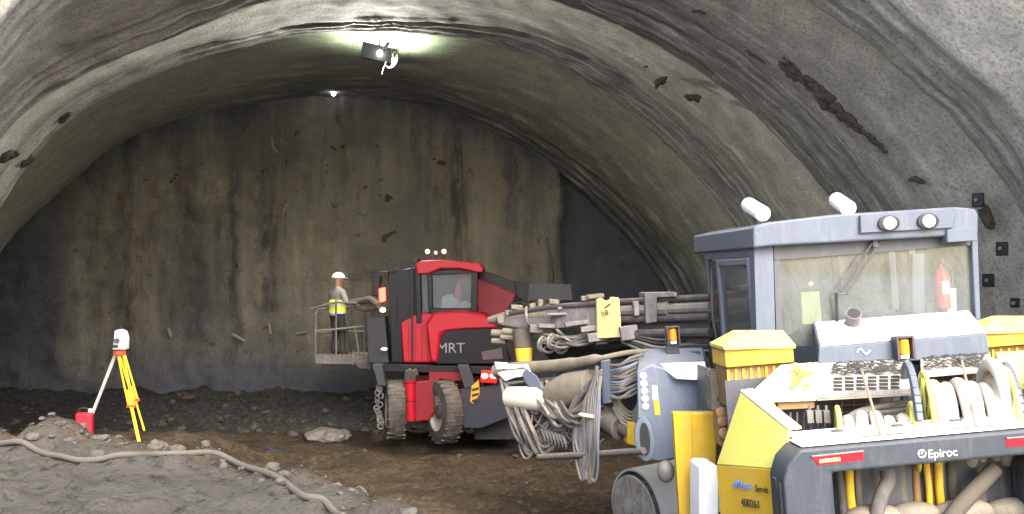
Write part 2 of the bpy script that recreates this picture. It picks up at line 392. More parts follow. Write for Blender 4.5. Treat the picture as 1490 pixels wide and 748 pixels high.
# patches where the spray has come away and rock shows, along the seam of the second ring
def ring_point(e, Yfun, px):
    pass
def on_lining(px, py):
    """depth of the lining at a pixel, by interpolating between the measured rings"""
    a = math.atan2(CYP - py, px - CXP); r = math.hypot(px - CXP, py - CYP)
    es = [(E0, 25.), (off(E0, 10, 22, 34), 23.4), (E1, 19.2), (off(E1, 9, 9, 30), 18.6), (E2, 15.3), (off(E2, 22, 22, 52), 14.4), (E3, 11.9), (off(E3, 35, 60, 62), 11.0)]
    rs = [float(np.interp(a, ANG[::-1], e[::-1])) for e, _ in es]
    return float(np.interp(r, rs, [y for _, y in es]))
def patch(cx, cy, lx, ly, ang, n=7, parent=lining, name='exposed_rock', m=None):
    n = n * 3; ly = ly * .8; mb = MB(); rnd = random.Random(int(cx * 7 + cy))
    ca, sa = math.cos(R(ang)), math.sin(R(ang))
    for i in range(n):
        t = (i + .5) / n * 2 - 1; u = t * lx; w = rnd.uniform(-1, 1) * ly * .5
        x = cx + u * ca - w * sa; y = cy + u * sa + w * ca; Y = on_lining(x, y); s = Y / F
        rr = ly * s * rnd.uniform(.5, .8) * (1.5 if lx < 11 else 1) * (1.15 - abs(t) * .6); c = P(x, y, Y + .10 + rr * .2)
        ks = bmesh.ops.create_icosphere(mb.bm, subdivisions=3, radius=1, matrix=Matrix.Translation(c) @ Matrix.Rotation(R(ang + rnd.uniform(-35, 35)), 4, 'Y') @ Matrix.Diagonal((rr * rnd.uniform(1.0, 2.2), rr * .8, rr * rnd.uniform(.5, .9), 1)))
        for v in ks['verts']:
            v.co += (v.co - c) * .5 * fbm(v.co, 3, 5)
    return mb.build(name, m or M['darkrock'], parent)
for a in [(1160, 108, 26, 12, 38, 9), (1195, 140, 30, 14, 40, 10), (1230, 172, 26, 12, 42, 9), (1272, 206, 22, 7, 42, 8), (1098, 82, 14, 4, 30, 5), (962, 117, 8, 6, -30, 4), (1008, 143, 9, 6, 10, 4), (940, 97, 3, 2, 0, 2), (1016, 18, 10, 4, 15, 4), (1335, 263, 10, 6, 20, 4),
          (1345, 6, 22, 7, 30, 7), (1378, 18, 12, 9, 20, 5), (1436, 318, 15, 11, 62, 7), (95, 172, 9, 4, -45, 5), (38, 235, 9, 5, -45, 5), (12, 228, 9, 8, -30, 5), (1440, 110, 26, 4, 42, 8), (1460, 132, 16, 3, 45, 6)]:
    patch(*a)

# ------------------------------------------------------------------ ground
EDGE = [Vector(p) for p in ((-14, 11.0), (-6.2, 9.9), (-4.7, 9.45), (-3.5, 9.0), (-2.6, 8.65), (-1.5, 7.6), (-.62, 6.5), (.5, 4.9), (2.2, 3.4), (12, 1.5))]
def edge_s(x, y):
    """distance to the bank's edge, positive on the near side"""
    p = Vector((x, y)); best = 1e9; sg = 1
    for a, b in zip(EDGE, EDGE[1:]):
        d = b - a; t = min(1, max(0, (p - a).dot(d) / d.length_squared)); q = p - a - d * t; l = q.length
        if l < best: best = l; sg = 1 if d.x * q.y - d.y * q.x < 0 else -1
    return sg * best
def mound(x, y):
    if y > 13: return 0, -9
    s = edge_s(x, y) + .10 * fbm((x, y, 3), 3, .9) + .05 * fbm((x, y, 8), 3, 3)
    return sst(-1.5, .05, s), s
def ground(x, y):
    f = .55 + (0. - .55) * sst(10.5, 17, y)
    f += .07 * max(-2.5, min(3.5, x - 2.2)) * (1 - sst(12, 15, y)) * sst(3, 6, y)
    f += .62 * (1 - sst(-5.4, -4.2, x)) * sst(12.5, 14.5, y) * (1 - sst(18, 20, y))
    k, s = mound(x, y); inside = 1 if y < 30 else 0
    n = .05 * fbm((x, y, 1), 4, .7) + .035 * fbm((x, y, 5), 4, 2.4) + .016 * fbm((x, y, 7), 3, 7)
    mud = (1 - sst(17, 21, y)) * sst(8, 11, y)
    n += mud * (.09 * fbm((x * 1.0, y * .8, 11), 4, 1.6) + .07 * abs(fbm((x, y, 14), 4, 3.2)))
    # berm of churned mud in front of the telehandler
    n += .22 * math.exp(-((y - 18.2 + .12 * x) / .55) ** 2) * (.6 + .7 * fbm((x, y, 17), 3, .9)) * sst(-6, -3.5, x)
    muck = sst(22.6, 25.2, y + .4 * fbm((x, y, 21), 3, .6)) * (.62 + .13 * fbm((x, y, 23), 3, .8)) + .09 * sst(21, 22.8, y) * fbm((x, y, 25), 4, 3)
    z = f * (1 - k) + k * (1.87 + .06 * fbm((x, y, 31), 4, 1.1) + .09 * abs(fbm((x, y, 33), 4, 2.4)) + .045 * fbm((x, y, 35), 3, 7)) + n * (1 - .35 * k) + muck * inside
    # heap of rubble at the left end of the bank
    hx, hy = x + 4.06, y - 9.0; z += .20 * math.exp(-(hx * hx / .045 + hy * hy / .2)) * (1 + .45 * fbm((x, y, 41), 4, 4.5)) + .09 * math.exp(-((hx - .42) ** 2 / .08 + hy * hy / .25)) * (1 + .8 * fbm((x, y, 43), 4, 4))
    z += .2 * math.exp(-((x + 5.0) ** 2 / .05 + (y - 9.3) ** 2 / .4))
    return z
def G(px, py, lo=3., hi=30.):
    """where the pixel's ray meets the ground"""
    y = lo
    while y < hi:
        p = P(px, py, y)
        if p.z <= ground(p.x, p.y): return p
        y += .02
    return P(px, py, hi)
xs = np.concatenate([[-900, -300, -120, -60, -35, -24, -19], np.arange(-16, -6, .25), np.arange(-6, 3.5, .075), np.arange(3.5, 9, .2), [10, 12, 16, 24, 40, 80, 200, 900]])
ys = np.concatenate([[-900, -300, -120, -50, -25, -12, -6, -2, 1], np.arange(2, 5, .25), np.arange(5, 12, .07), np.arange(12, 20, .07), np.arange(20, 29, .13), [30, 34, 45, 70, 150, 900]])
gv = []; soil = []
for y in ys:
    for x in xs:
        gv.append((x, y, ground(x, y))); k, s = mound(x, y)
        kk = sst(-.35, .1, s + .25 * fbm((x, y, 51), 4, 1.6)) * (.35 + .65 * sst(-.3, .25, s - .18 + .3 * fbm((x, y, 55), 3, 1.1)))
        hp = math.exp(-((x + 4.05) ** 2 / .5 + (y - 9.5) ** 2 / .35)); kk *= 1 - .75 * hp
        soil.append(3 if y < 3 or abs(x) > 30 else kk + 2 * sst(21.2, 23, y + .5 * fbm((x, y, 61), 3, .7)))
nx = len(xs); gf = [(j * nx + i, j * nx + i + 1, (j + 1) * nx + i + 1, (j + 1) * nx + i) for j in range(len(ys) - 1) for i in range(nx - 1)]
gm, nt, s = nodes('tunnel_floor_soil'); v = coords(nt)
at = N(nt, 'ShaderNodeAttribute'); at.attribute_name = 'soil'
n1 = nz(nt, v, 1.3, 6, .65); n2 = nz(nt, v, 9, 6, .7); n3 = nz(nt, v, 45, 4, .75)
mudc = ramp(nt, n1, [(.34, (.046, .033, .021)), (.5, (.075, .055, .036)), (.68, (.108, .083, .056))]).outputs[0]
mudc = mixc(nt, ramp(nt, n2, [(.38, (.8, .8, .8)), (.56, (0, 0, 0))]).outputs[0], mudc, (.028, .022, .016))
banc = ramp(nt, n1, [(.34, (.047, .044, .038)), (.52, (.062, .058, .050)), (.68, (.056, .054, .042))]).outputs[0]
banc = mixc(nt, ramp(nt, n2, [(.36, (.95, .95, .95)), (.46, (0, 0, 0))]).outputs[0], banc, (.017, .016, .015))  # pits of the bank: crevice shade painted into the soil colour
banc = mixc(nt, ramp(nt, nz(nt, v, 2.6, 5, .7), [(.5, (0, 0, 0)), (.68, (.6, .6, .6))]).outputs[0], banc, (.050, .050, .038))
banc = mixc(nt, ramp(nt, n3, [(.56, (0, 0, 0)), (.7, (.6, .6, .6))]).outputs[0], banc, (.082, .079, .073))
mucc = ramp(nt, n2, [(.36, (.03, .029, .029)), (.6, (.068, .064, .061)), (.75, (.15, .14, .127))]).outputs[0]
def clampf(sock, a, b):
    q = N(nt, 'ShaderNodeMapRange'); q.inputs[1].default_value = a; q.inputs[2].default_value = b; nt.links.new(sock, q.inputs[0]); return q.outputs[0]
cc = mixc(nt, clampf(at.outputs['Fac'], 0, 1), mudc, banc)
cc = mixc(nt, clampf(at.outputs['Fac'], 1.05, 1.95), cc, mucc)
# unseen ground outside the portal, made pale to bounce light onto the vault
cc = mixc(nt, clampf(at.outputs['Fac'], 2.05, 2.95), cc, ramp(nt, n2, [(.35, (.58, .57, .54)), (.65, (.72, .71, .68))]).outputs[0])
nt.links.new(cc, s.inputs['Base Color']); s.inputs['Roughness'].default_value = .95
ad = N(nt, 'ShaderNodeMath', operation='MULTIPLY_ADD'); nt.links.new(n3, ad.inputs[0]); ad.inputs[1].default_value = .5; nt.links.new(n2, ad.inputs[2])
bump(nt, s, ad.outputs[0], .9, .085)
go = mesh_obj('ground', gv, gf, gm); structure(go)
a_ = go.data.attributes.new('soil', 'FLOAT', 'POINT'); a_.data.foreach_set('value', np.array(soil, np.float32))

# hillside above the portal: a cut slope round the tunnel mouth
hv = []; hf = []; n = len(portal)
for k, (m, dy) in enumerate([(0, 0), (.6, .1), (2, .8), (6, 3.5), (14, 12), (40, 50)]):
    q = grow(portal, m, dy)
    for p in q: hv.append((p[0], p[1] + (.5 * fbm(p, 3, .4) if k else 0), p[2] + (.4 * fbm(p, 3, .5) if k > 1 else 0)))
for k in range(5):
    for j in range(n - 1): hf.append((k * n + j, k * n + j + 1, (k + 1) * n + j + 1, (k + 1) * n + j))
hm = ring_material('sprayed_slope', (.26, .24, .2), (.34, .31, .26), 9)
structure(mesh_obj('hillside', hv, hf, hm))

# ------------------------------------------------------------------ rock face at the end of the tunnel
FY = 25.0
fm, nt, s = nodes('tunnel_face'); v = coords(nt)
vs_ = coords(nt, (1.5, 1.5, .13)); vs2 = coords(nt, (2.8, 2.8, .2))
st = nz(nt, vs_, 1.0, 5, .62); st2 = nz(nt, vs2, 2.2, 5, .65); bl = nz(nt, v, .55, 5, .62); sp = nz(nt, v, 3.6, 6, .72); fi = nz(nt, v, 16, 5, .7)
c = ramp(nt, st, [(.30, (.065, .066, .067)), (.44, (.15, .149, .138)), (.56, (.215, .212, .184)), (.70, (.285, .28, .243))]).outputs[0]
c = mixc(nt, ramp(nt, st2, [(.48, (0, 0, 0)), (.66, (.8, .8, .8))]).outputs[0], c, (.25, .198, .13))
c = mixc(nt, ramp(nt, bl, [(.36, (.85, .85, .85)), (.50, (0, 0, 0))]).outputs[0], c, (.135, .13, .122))
c = mixc(nt, ramp(nt, sp, [(.30, (.9, .9, .9)), (.40, (0, 0, 0))]).outputs[0], c, (.03, .028, .027))
at = N(nt, 'ShaderNodeAttribute'); at.attribute_name = 'painted_shade'
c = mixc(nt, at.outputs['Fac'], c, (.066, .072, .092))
nt.links.new(c, s.inputs['Base Color']); s.inputs['Roughness'].default_value = .8
ad = N(nt, 'ShaderNodeMath', operation='MULTIPLY_ADD'); nt.links.new(fi, ad.inputs[0]); ad.inputs[1].default_value = .4; nt.links.new(sp, ad.inputs[2])
bump(nt, s, ad.outputs[0], .9, .14)
fx = np.arange(-19, 8, .1); fz = np.arange(-.6, 9.2, .1); fv = []; painted_shade = []
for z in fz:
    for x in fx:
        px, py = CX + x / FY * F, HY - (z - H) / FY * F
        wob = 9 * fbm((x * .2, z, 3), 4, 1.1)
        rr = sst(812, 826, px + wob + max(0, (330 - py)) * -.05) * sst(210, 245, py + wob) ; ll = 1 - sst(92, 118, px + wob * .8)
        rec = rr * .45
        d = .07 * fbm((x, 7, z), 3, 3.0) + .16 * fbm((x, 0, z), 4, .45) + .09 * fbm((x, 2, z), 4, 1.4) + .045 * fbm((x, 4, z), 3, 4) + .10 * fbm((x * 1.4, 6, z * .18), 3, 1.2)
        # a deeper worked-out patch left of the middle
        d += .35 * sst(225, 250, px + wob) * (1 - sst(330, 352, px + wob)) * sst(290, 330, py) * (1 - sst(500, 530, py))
        w = max(sst(795, 835, px + wob) * sst(215, 260, py + wob), 1 - sst(60, 150, px + 3 * wob)) * .9  # shade of sides, hollow, foot and arch rim painted in, with drip streaks
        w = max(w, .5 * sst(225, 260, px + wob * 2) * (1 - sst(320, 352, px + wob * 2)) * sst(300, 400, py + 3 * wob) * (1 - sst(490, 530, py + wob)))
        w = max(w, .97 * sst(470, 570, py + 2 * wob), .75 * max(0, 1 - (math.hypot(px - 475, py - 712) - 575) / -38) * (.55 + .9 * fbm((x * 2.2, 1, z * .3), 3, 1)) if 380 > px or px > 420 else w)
        fv.append((x, FY + d + rec, z)); painted_shade.append(w)
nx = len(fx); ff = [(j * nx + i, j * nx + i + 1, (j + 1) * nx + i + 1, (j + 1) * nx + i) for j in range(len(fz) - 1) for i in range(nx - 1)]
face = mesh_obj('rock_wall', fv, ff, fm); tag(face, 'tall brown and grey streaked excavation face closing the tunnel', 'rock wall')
a_ = face.data.attributes.new('painted_shade', 'FLOAT', 'POINT'); a_.data.foreach_set('value', np.array(painted_shade, np.float32))
# scars, bolt stubs and pits in the face
for a in [(528, 270, 3, 4, 0, 3), (566, 342, 12, 4, -35, 6), (566, 288, 5, 3, 30, 3), (375, 305, 9, 3, -10, 6), (350, 385, 3, 4, 0, 3), (205, 262, 9, 2, 10, 5), (255, 258, 7, 2, -60, 5), (490, 215, 10, 3, 0, 4), (640, 235, 9, 4, 30, 4), (310, 500, 4, 3, 0, 2)]:
    mb = MB(); rnd = random.Random(a[0]); ca, sa = math.cos(R(a[4])), math.sin(R(a[4]))
    for i in range(a[5]):
        t = (i + .5) / a[5] * 2 - 1; x = a[0] + t * a[2] * ca + rnd.uniform(-3, 3); y = a[1] + t * a[2] * sa + rnd.uniform(-3, 3); c = P(x, y, FY + .02)
        c.y += .16 * fbm((c.x, 0, c.z), 4, .45) + .09 * fbm((c.x, 2, c.z), 4, 1.4)
        rr = a[3] * FY / F * rnd.uniform(.5, 1.1)
        ks = bmesh.ops.create_icosphere(mb.bm, subdivisions=3, radius=1, matrix=Matrix.Translation(c) @ Matrix.Diagonal((rr * 1.2, rr * .55, rr, 1)))
        for v_ in ks['verts']: v_.co += (v_.co - c) * .8 * fbm(v_.co, 3, 6)
    mb.build('rock_scar', M['darkrock'], face)
def face_bar(pts, r, name, m, lab, cat, dY=-.12):
    o = MB().tube(bezier([P(x, y, FY + dY) for x, y in pts], 6), r, 8).build(name, m)
    return tag(o, lab, cat)
face_bar([(795, 345), (800, 380), (803, 416)], .035, 'steel_pipe', M['steel'], 'taller of two steel pipes standing against the face right of the red machine', 'pipe', -.3)
face_bar([(806, 372), (809, 415)], .03, 'steel_pipe', M['steel'], 'shorter of two steel pipes standing against the face right of the red machine', 'pipe', -.3)
face_bar([(18, 476), (12, 497), (5, 518)], .022, 'loose_wire', M['wire'], 'short straight pale wire on the dark left side of the face', 'wire', 1.1)
face_bar([(20, 500), (27, 520), (42, 540), (47, 560)], .022, 'loose_wire', M['wire'], 'longer curved pale wire hanging on the dark left side of the face', 'wire', 1.1)
for (pts, lab) in [([(395, 200), (397, 214), (404, 222)], 'curved bolt end sticking out high on the face'), ([(338, 486), (357, 497)], 'pale slanted bolt end low on the face, left of the worker'), ([(391, 470), (394, 486)], 'upright bolt end low on the face beside the pale slanted one'), ([(418, 296), (411, 312)], 'slanted bolt end in the middle of the face'), ([(432, 486), (447, 482)], 'flat bolt end on the face just left of the work basket'), ([(245, 478), (249, 490)], 'small bolt end above the survey tripod\'s right side')]:
    face_bar(pts, .035, 'rock_bolt', M['wire'], lab, 'rock bolt', -.14)['group'] = 'rock bolt ends in the tunnel face'

# rubble along the foot of the face, and on the edge of the bank
def stone_into(mb, c, r, rnd, flat=.7):
    ks = bmesh.ops.create_icosphere(mb.bm, subdivisions=2, radius=1, matrix=Matrix.Translation(c) @ Matrix.Rotation(rnd.uniform(0, 6), 4, 'Z') @ Matrix.Diagonal((r * rnd.uniform(.8, 1.4), r * rnd.uniform(.7, 1.1), r * flat, 1)))
    for v_ in ks['verts']: v_.co += (v_.co - c) * .55 * fbm(v_.co, 2, 1.1 / r)
rnd = random.Random(5); mb = MB()
for i in range(520):
    x = rnd.uniform(-13, 4); y = rnd.uniform(22, 25) - abs(rnd.gauss(0, .5)); r = .025 + .10 * rnd.random() ** 5
    stone_into(mb, Vector((x, y, ground(x, y) + r * .3)), r, rnd)
stuff(mb.build('rubble', M['darkrock']))
mb = MB(); rnd = random.Random(8); bez_edge = bezier([(p.x, p.y, 0) for p in EDGE[1:-2]], 20)
for i in range(260):
    q = rnd.choice(bez_edge) + Vector((rnd.gauss(0, .15), rnd.gauss(-.12, .2), 0)); r = .010 + .045 * rnd.random() ** 6
    stone_into(mb, Vector((q.x, q.y, ground(q.x, q.y) + r * .3)), r, rnd)
for i in range(70):
    x = -3.98 + rnd.gauss(.05, .22); y = 8.95 + rnd.gauss(0, .2); r = .008 + .03 * rnd.random() ** 3
    stone_into(mb, Vector((x, y, ground(x, y) + r * .3)), r, rnd)
for i in range(400):
    x = rnd.uniform(-4, 2.2); y = rnd.uniform(11.5, 19); r = .012 + .05 * rnd.random() ** 5
    stone_into(mb, Vector((x, y, ground(x, y) + r * .25)), r, rnd)
stuff(mb.build('gravel', M['soilstone']))
def boulder(px, py, w, h, lab, sub=4, m='soilstone'):
    p = G(px, py); s_ = p.y / F; mb = MB(); rw, rh = w * s_ / 2, h * s_
    c = Vector((p.x, p.y + rw * .4, p.z + rh * .35))
    ks = bmesh.ops.create_icosphere(mb.bm, subdivisions=sub, radius=1, matrix=Matrix.Translation(c) @ Matrix.Diagonal((rw, rw * .8, rh * .65, 1)))
    for v_ in ks['verts']: v_.co += (v_.co - c) * (.5 * fbm(v_.co, 3, .8 / rw) + .2 * fbm(v_.co, 3, 3 / rw))
    return tag(mb.build('boulder', M[m]), lab, 'boulder')
boulder(474, 642, 72, 17, 'pale flat boulder on the mud left of the red machine', 4, 'stone')
boulder(230, 657, 26, 17, 'round pale stone on the bank edge right of the tripod foot')
boulder(258, 662, 20, 12, 'small pale stone just right of the round one on the bank edge')
boulder(140, 667, 18, 11, 'small pale stone at the right foot of the rubble heap')

# mud covered pipe lying along the edge of the bank
hp = [(2, 648), (40, 654), (75, 667), (110, 677), (150, 677), (190, 668), (235, 661), (290, 664), (335, 673), (372, 685), (405, 702), (440, 723), (475, 742), (500, 755)]
pts = [G(x, y) + Vector((0, 0, .004)) for x, y in hp]
dr_ = bezier(pts, 10); dr_ = [Vector((p.x, p.y, max(ground(p.x + a, p.y + b) for a in (-.03, 0, .03) for b in (-.03, 0, .03)) + .002)) for p in dr_]
for q_ in range(14): dr_ = [dr_[0]] + [Vector((b.x, b.y, max(b.z - .004, (a.z + b.z + c.z) / 3))) for a, b, c in zip(dr_, dr_[1:], dr_[2:])] + [dr_[-1]]
tag(MB().tube(dr_, .024, 10).build('hose', M['hoseground']), 'mud covered pale hose snaking along the edge of the bank', 'hose')
# blue scrap of pipe by the muck
p = P(405, 628, 19.5); p.z = ground(p.x, p.y)
tag(MB().tube(bezier([p + Vector((-.25, 0, .12)), p + Vector((-.05, .1, .04)), p + Vector((.2, 0, .02))], 6), .035, 8).build('pipe_offcut', plain('blue_plastic', (.018, .026, .07), .5)), 'short dark blue plastic pipe lying in the muck left of the pale boulder', 'pipe')

# ------------------------------------------------------------------ lamps under the roof
fl = WORLD.root('floodlight', 'dark panel floodlight hung from the tunnel crown with a coil of cable', 'floodlight')
fl.location = P(553, 77, 20.2); fr = Frame(fl.location, 0)
def fp(x, y, dy=0): return fr.loc(P(x, y, 20.2 + dy))
MB().prism([fp(528, 60), (fp(578, 72)), fp(574, 94), fp(524, 82)], (0, .12, 0)).build('housing', M['darkgrey'], fl, .01)
MB().tube([fp(552, 47, -.02), fp(552, 66, -.02)], .015, 6).build('hanger', M['black'], fl)
MB().ball(fp(552.5, 77.5, -.05), .055, 12, 8).build('bulb', M['bulb'], fl)
mb = MB()
for k in range(5): mb.torus(fp(566 + k * .6, 83 - k, -.1 - .02 * k), (1, .5 + .1 * k, .1), .21 + .012 * k, .010, 28, 6)
mb.tube(bezier([fp(562, 90, -.1), fp(558, 100, -.1), fp(556, 108, -.1)], 5), .01, 6)
mb.build('cable_coil', M['darksteel'], fl)
lp = bpy.data.lights.new('floodlight_glow', 'SPOT'); lp.energy = 70; lp.color = (.84, 1, .68); lp.shadow_soft_size = .12; lp.spot_size = R(165); lp.spot_blend = .6
lo = bpy.data.objects.new('floodlight_glow', lp); COL.objects.link(lo); lo.location = fr.wld(fp(562, 92, .55)) - fl.location; lo.rotation_euler = (R(188), 0, 0); lo.parent = fl
ld = bpy.data.lights.new('floodlight_beam', 'SPOT'); ld.energy = 260; ld.color = (1, .98, .88); ld.shadow_soft_size = .15; ld.spot_size = R(172); ld.spot_blend = .5
ldo = bpy.data.objects.new('floodlight_beam', ld); COL.objects.link(ldo); ldo.location = fp(552, 92, -.15); ldo.rotation_euler = (R(-48), 0, 0); ldo.parent = fl
bl_ = WORLD.root('work_lamp', 'small bare bulb hanging at the crown of the face arch', 'lamp'); bl_.location = P(486, 137, 24.6); fr = Frame(bl_.location, 0)
MB().ball((0, -.05, 0), .048, 12, 8).build('bulb', M['bulb'], bl_)
MB().tube([(0, -.05, .06), (0, -.03, .16)], [.03, .02], 10).build('socket', M['black'], bl_)

# ------------------------------------------------------------------ survey instrument on its tripod
head = P(174, 508, 17.4); SF = Frame((head.x, head.y, ground(head.x, head.y)), 0)
ts = SF.root('survey_tripod', 'yellow wooden survey tripod with a white instrument on top', 'tripod')
def sp_(x, y, Y=17.4): return SF.B(x, y, Y)
def foot(px, Y):
    p = P(px, 600, Y); p.z = ground(p.x, p.y); return SF.loc(p)
for (px, Y, dx) in ((211, 17.5, 1), (203, 16.9, 0)):
    a = sp_(175, 516, 17.4) + Vector((.03 * dx, 0, 0)); b = foot(px, Y); d = (b - a); mid = a + d * .58
    lg = MB().bar(a + Vector((-.045, 0, 0)), mid + Vector((-.045, 0, 0)), .025, .03).bar(a + Vector((.045, 0, 0)), mid + Vector((.045, 0, 0)), .025, .03).build('leg', M['tripod'], ts, .004)
    MB().bar(a + d * .40, b - d * .03, .05, .03).build('lower_leg', M['tripod'], lg, .004)
    MB().box(mid, (.14, .05, .05)).build('clamp', M['tripodred'], lg, .006)
    MB().cyl(b - d * .05, b + d * .0, .022, .004, 8).build('spike', M['darksteel'], lg)
a = sp_(168, 516, 17.5); b = foot(122, 17.9)
MB().bar(a, a + (b - a) * .95, .04, .035).build('leg', M['white'], ts)
MB().lathe(sp_(174, 517), (0, 0, 1), [(0, .085), (.02, .1), (.07, .1), (.075, .06)], 16).build('tripod_head', M['tripodred'], ts)
ins = MB().prism([sp_(x, y, 17.35) for x, y in ((163, 509), (183, 509), (184, 492), (181, 482), (174, 479), (166, 481), (165, 494))], (0, .16, 0)).build('instrument', M['white'], ts, .02)
MB().cyl(sp_(170, 496, 17.3), sp_(170, 496, 17.5), .045, .05, 16).build('telescope', M['darkgrey'], ins)
MB().bar(sp_(168, 481, 17.4), sp_(180, 482, 17.4), .03, .03).build('carry_handle', M['darkgrey'], ins, .006)
MB().box(sp_(168, 504, 17.33), (.09, .02, .05)).build('display', M['darkgrey'], ins, .004)
# red can
cp = P(123, 612, 17.2); cp.z = ground(cp.x, cp.y); CF = Frame(cp, 12); can = CF.root('jerry_can', 'red plastic fuel can standing below the tripod leg', 'can'); z0 = 0
zt = CF.B(123, 600, 17.2).z
mb = MB().box((0, 0, zt / 2), (.26, .18, zt)); mb.build('can_body', M['can'], can, .03, 3)
for k in (-1, 0, 1): MB().box((k * .085, -.097, zt * .55), (.04, .012, zt * .6)).build('rib', M['can'], can, .005)
MB().tube(bezier([(-.10, 0, zt - .02), (-.08, 0, zt + .06), (.03, 0, zt + .06), (.06, 0, zt - .02)], 5), .018, 8).build('handle', M['black'], can)
MB().cyl((.09, 0, zt - .01), (.09, 0, zt + .06), .035, .03, 12).build('cap', M['white'], can)

# ------------------------------------------------------------------ red telehandler
TY = 20.0
TO = P(650, 640, TY); TF = Frame((TO.x, TY, ground(TO.x, TY)), 0)
tele = TF.root('telehandler', 'red and black rotating telehandler with cab, boom and raised deck at the face', 'construction vehicle')
def T(x, y, Y): return TF.B(x, y, Y)
def tslab(name, pts, Y, d, m, par=tele, bev=.02): return MB().prism([T(x, y, Y) for x, y in pts], (0, d, 0)).build(name, m, par, bev)
# chassis
tslab('chassis', [(540, 530), (744, 533), (744, 546), (540, 541)], 19.55, 2.2, M['blackpaint'])
tslab('chassis_box', [(590, 545), (700, 548), (690, 600), (628, 618), (604, 612), (598, 580)], 20.0, 1.6, M['redd'])
tslab('mudguard', [(624, 541), (682, 541), (690, 570), (676, 556), (640, 552), (628, 575), (622, 570)], 19.5, .5, M['redd'])
tslab('outrigger_beam', [(665, 531), (682, 531), (693, 563), (676, 566)], 19.25, .25, M['grey'])
tslab('outrigger_beam', [(541, 530), (556, 530), (562, 562), (550, 562)], 19.3, .25, M['grey'])
tslab('counter_plate', [(671, 567), (712, 563), (744, 560), (748, 600), (737, 608), (699, 623), (676, 622), (668, 600)], 19.15, .25, M['slate'])
tslab('rear_bumper', [(690, 600), (748, 606), (752, 640), (690, 640)], 19.7, 1.5, M['black'])
hz = tslab('hazard_plate', [(686, 562), (697, 552), (698, 574), (688, 588), (684, 584)], 19.1, .04, M['yellow'], bev=.004)
for k in range(3): MB().prism([T(686.5, 566 + 8 * k, 19.09), T(697, 559 + 8 * k + 4, 19.09), T(697, 563 + 8 * k + 4, 19.09), T(686.5, 570 + 8 * k, 19.09)], (0, .005, 0)).build('stripe', M['ink'], hz)
# outrigger cylinder, red
o = MB().cyl(T(597, 553, 19.5), T(597, 612, 19.5), .115, .115, 20).build('outrigger_cylinder', M['red'], tele, .01)
for y_ in (556, 583): MB().torus(T(597, y_, 19.5), (0, 0, 1), .115, .016, 20, 6).build('collar', M['redd'], o)
tslab('side_cover', [(604, 556), (630, 553), (632, 600), (624, 612), (604, 614)], 19.45, .4, M['redd'])
mb = MB()
for k in range(4): mb.tube(bezier([T(590 + k * 4, 552, 19.4), T(592 + k * 4, 540 - 2 * (k % 2), 19.3), T(598 + k * 3, 545, 19.35)], 5), .03, 8)
mb.build('hydraulic_hose', M['dusthose'], tele)
def wheel(c, ax, r, w, parent, name='wheel', hubm=None, tm='tyre'):
    c = Vector(c); ax = Vector(ax).normalized()
    wt = MB().lathe(c, ax, [(-w / 2, r * .62), (-w * .5, r * .80), (-w * .44, r * .95), (-w * .3, r), (w * .3, r), (w * .44, r * .95), (w * .5, r * .80), (w / 2, r * .62), (w * .3, r * .55), (-w * .3, r * .55), (-w / 2, r * .62)], 40, False)
    o = wt.build(name, M[tm], parent)
    mb = MB(); x = ax.orthogonal().normalized(); y = ax.cross(x)
    for k in range(22):
        a = 2 * math.pi * k / 22
        for sgn in (-1, 1):
            aa = a + (.14 if sgn > 0 else 0); d = x * math.cos(aa) + y * math.sin(aa); t = ax.cross(d)
            mb.box(c + d * (r * .982) + ax * (sgn * w * .25), (w * .5, r * .03, r * .07), Matrix((ax, (t + ax * .0).normalized(), d)).transposed())
    mb.build('tread', M[tm], o, .008)
    MB().lathe(c, ax, [(-w * .47, r * .60), (-w * .30, r * .55), (-w * .22, r * .40), (-w * .25, r * .22)], 28, False).build('rim', hubm or M['rim'], o)
    MB().lathe(c, ax, [(-w * .2, r * .24), (-w * .38, r * .20), (-w * .42, r * .06)], 20).build('hub', M['darksteel'], o)
    mb = MB()
    for k in range(8):
        a = 2 * math.pi * k / 8; d = x * math.cos(a) + y * math.sin(a); mb.cyl(c - ax * w * .22 + d * r * .29, c - ax * w * .30 + d * r * .29, r * .03, n=6)
    mb.build('wheel_nuts', M['steel'], o)
    return o
wheel(T(646, 599, 19.4), (.90, .43, 0), .585, .36, tele)
wheel(T(575, 596, 19.7), (.98, .18, 0), .56, .36, tele)
wheel(T(720, 596, 21.4), (.98, .1, 0), .6, .42, tele)
# upper structure
tslab('turntable_body', [(587, 528), (583, 470), (606, 458), (632, 452), (640, 528)], 19.75, .9, M['red'], bev=.03)
mb = MB()
for x in (594, 604, 613, 622): mb.prism([T(x, 474, 19.74), T(x + 1.6, 473, 19.74), T(x + 1.6, 526, 19.74), T(x, 526, 19.74)], (0, .02, 0))
mb.build('panel_gap', M['redd'], tele)
tslab('hood', [(627, 528), (620, 470), (630, 455), (672, 452), (706, 457), (726, 477), (690, 478), (652, 481), (641, 489), (637, 528)], 19.5, 1.2, M['red'], bev=.05)
pan = tslab('engine_panel', [(634, 529), (638, 490), (650, 481), (690, 477), (730, 474), (742, 529)], 19.6, 1.1, M['navy'], bev=.03)
lettering('lettering', 'MRT', .27, T(656, 507, 19.58), (1, 0, 0), (0, 0, 1), M['greyink'], pan)
tslab('vent', [(700, 512), (730, 506), (732, 522), (702, 524)], 19.57, .06, M['darkgrey'], pan, .01)
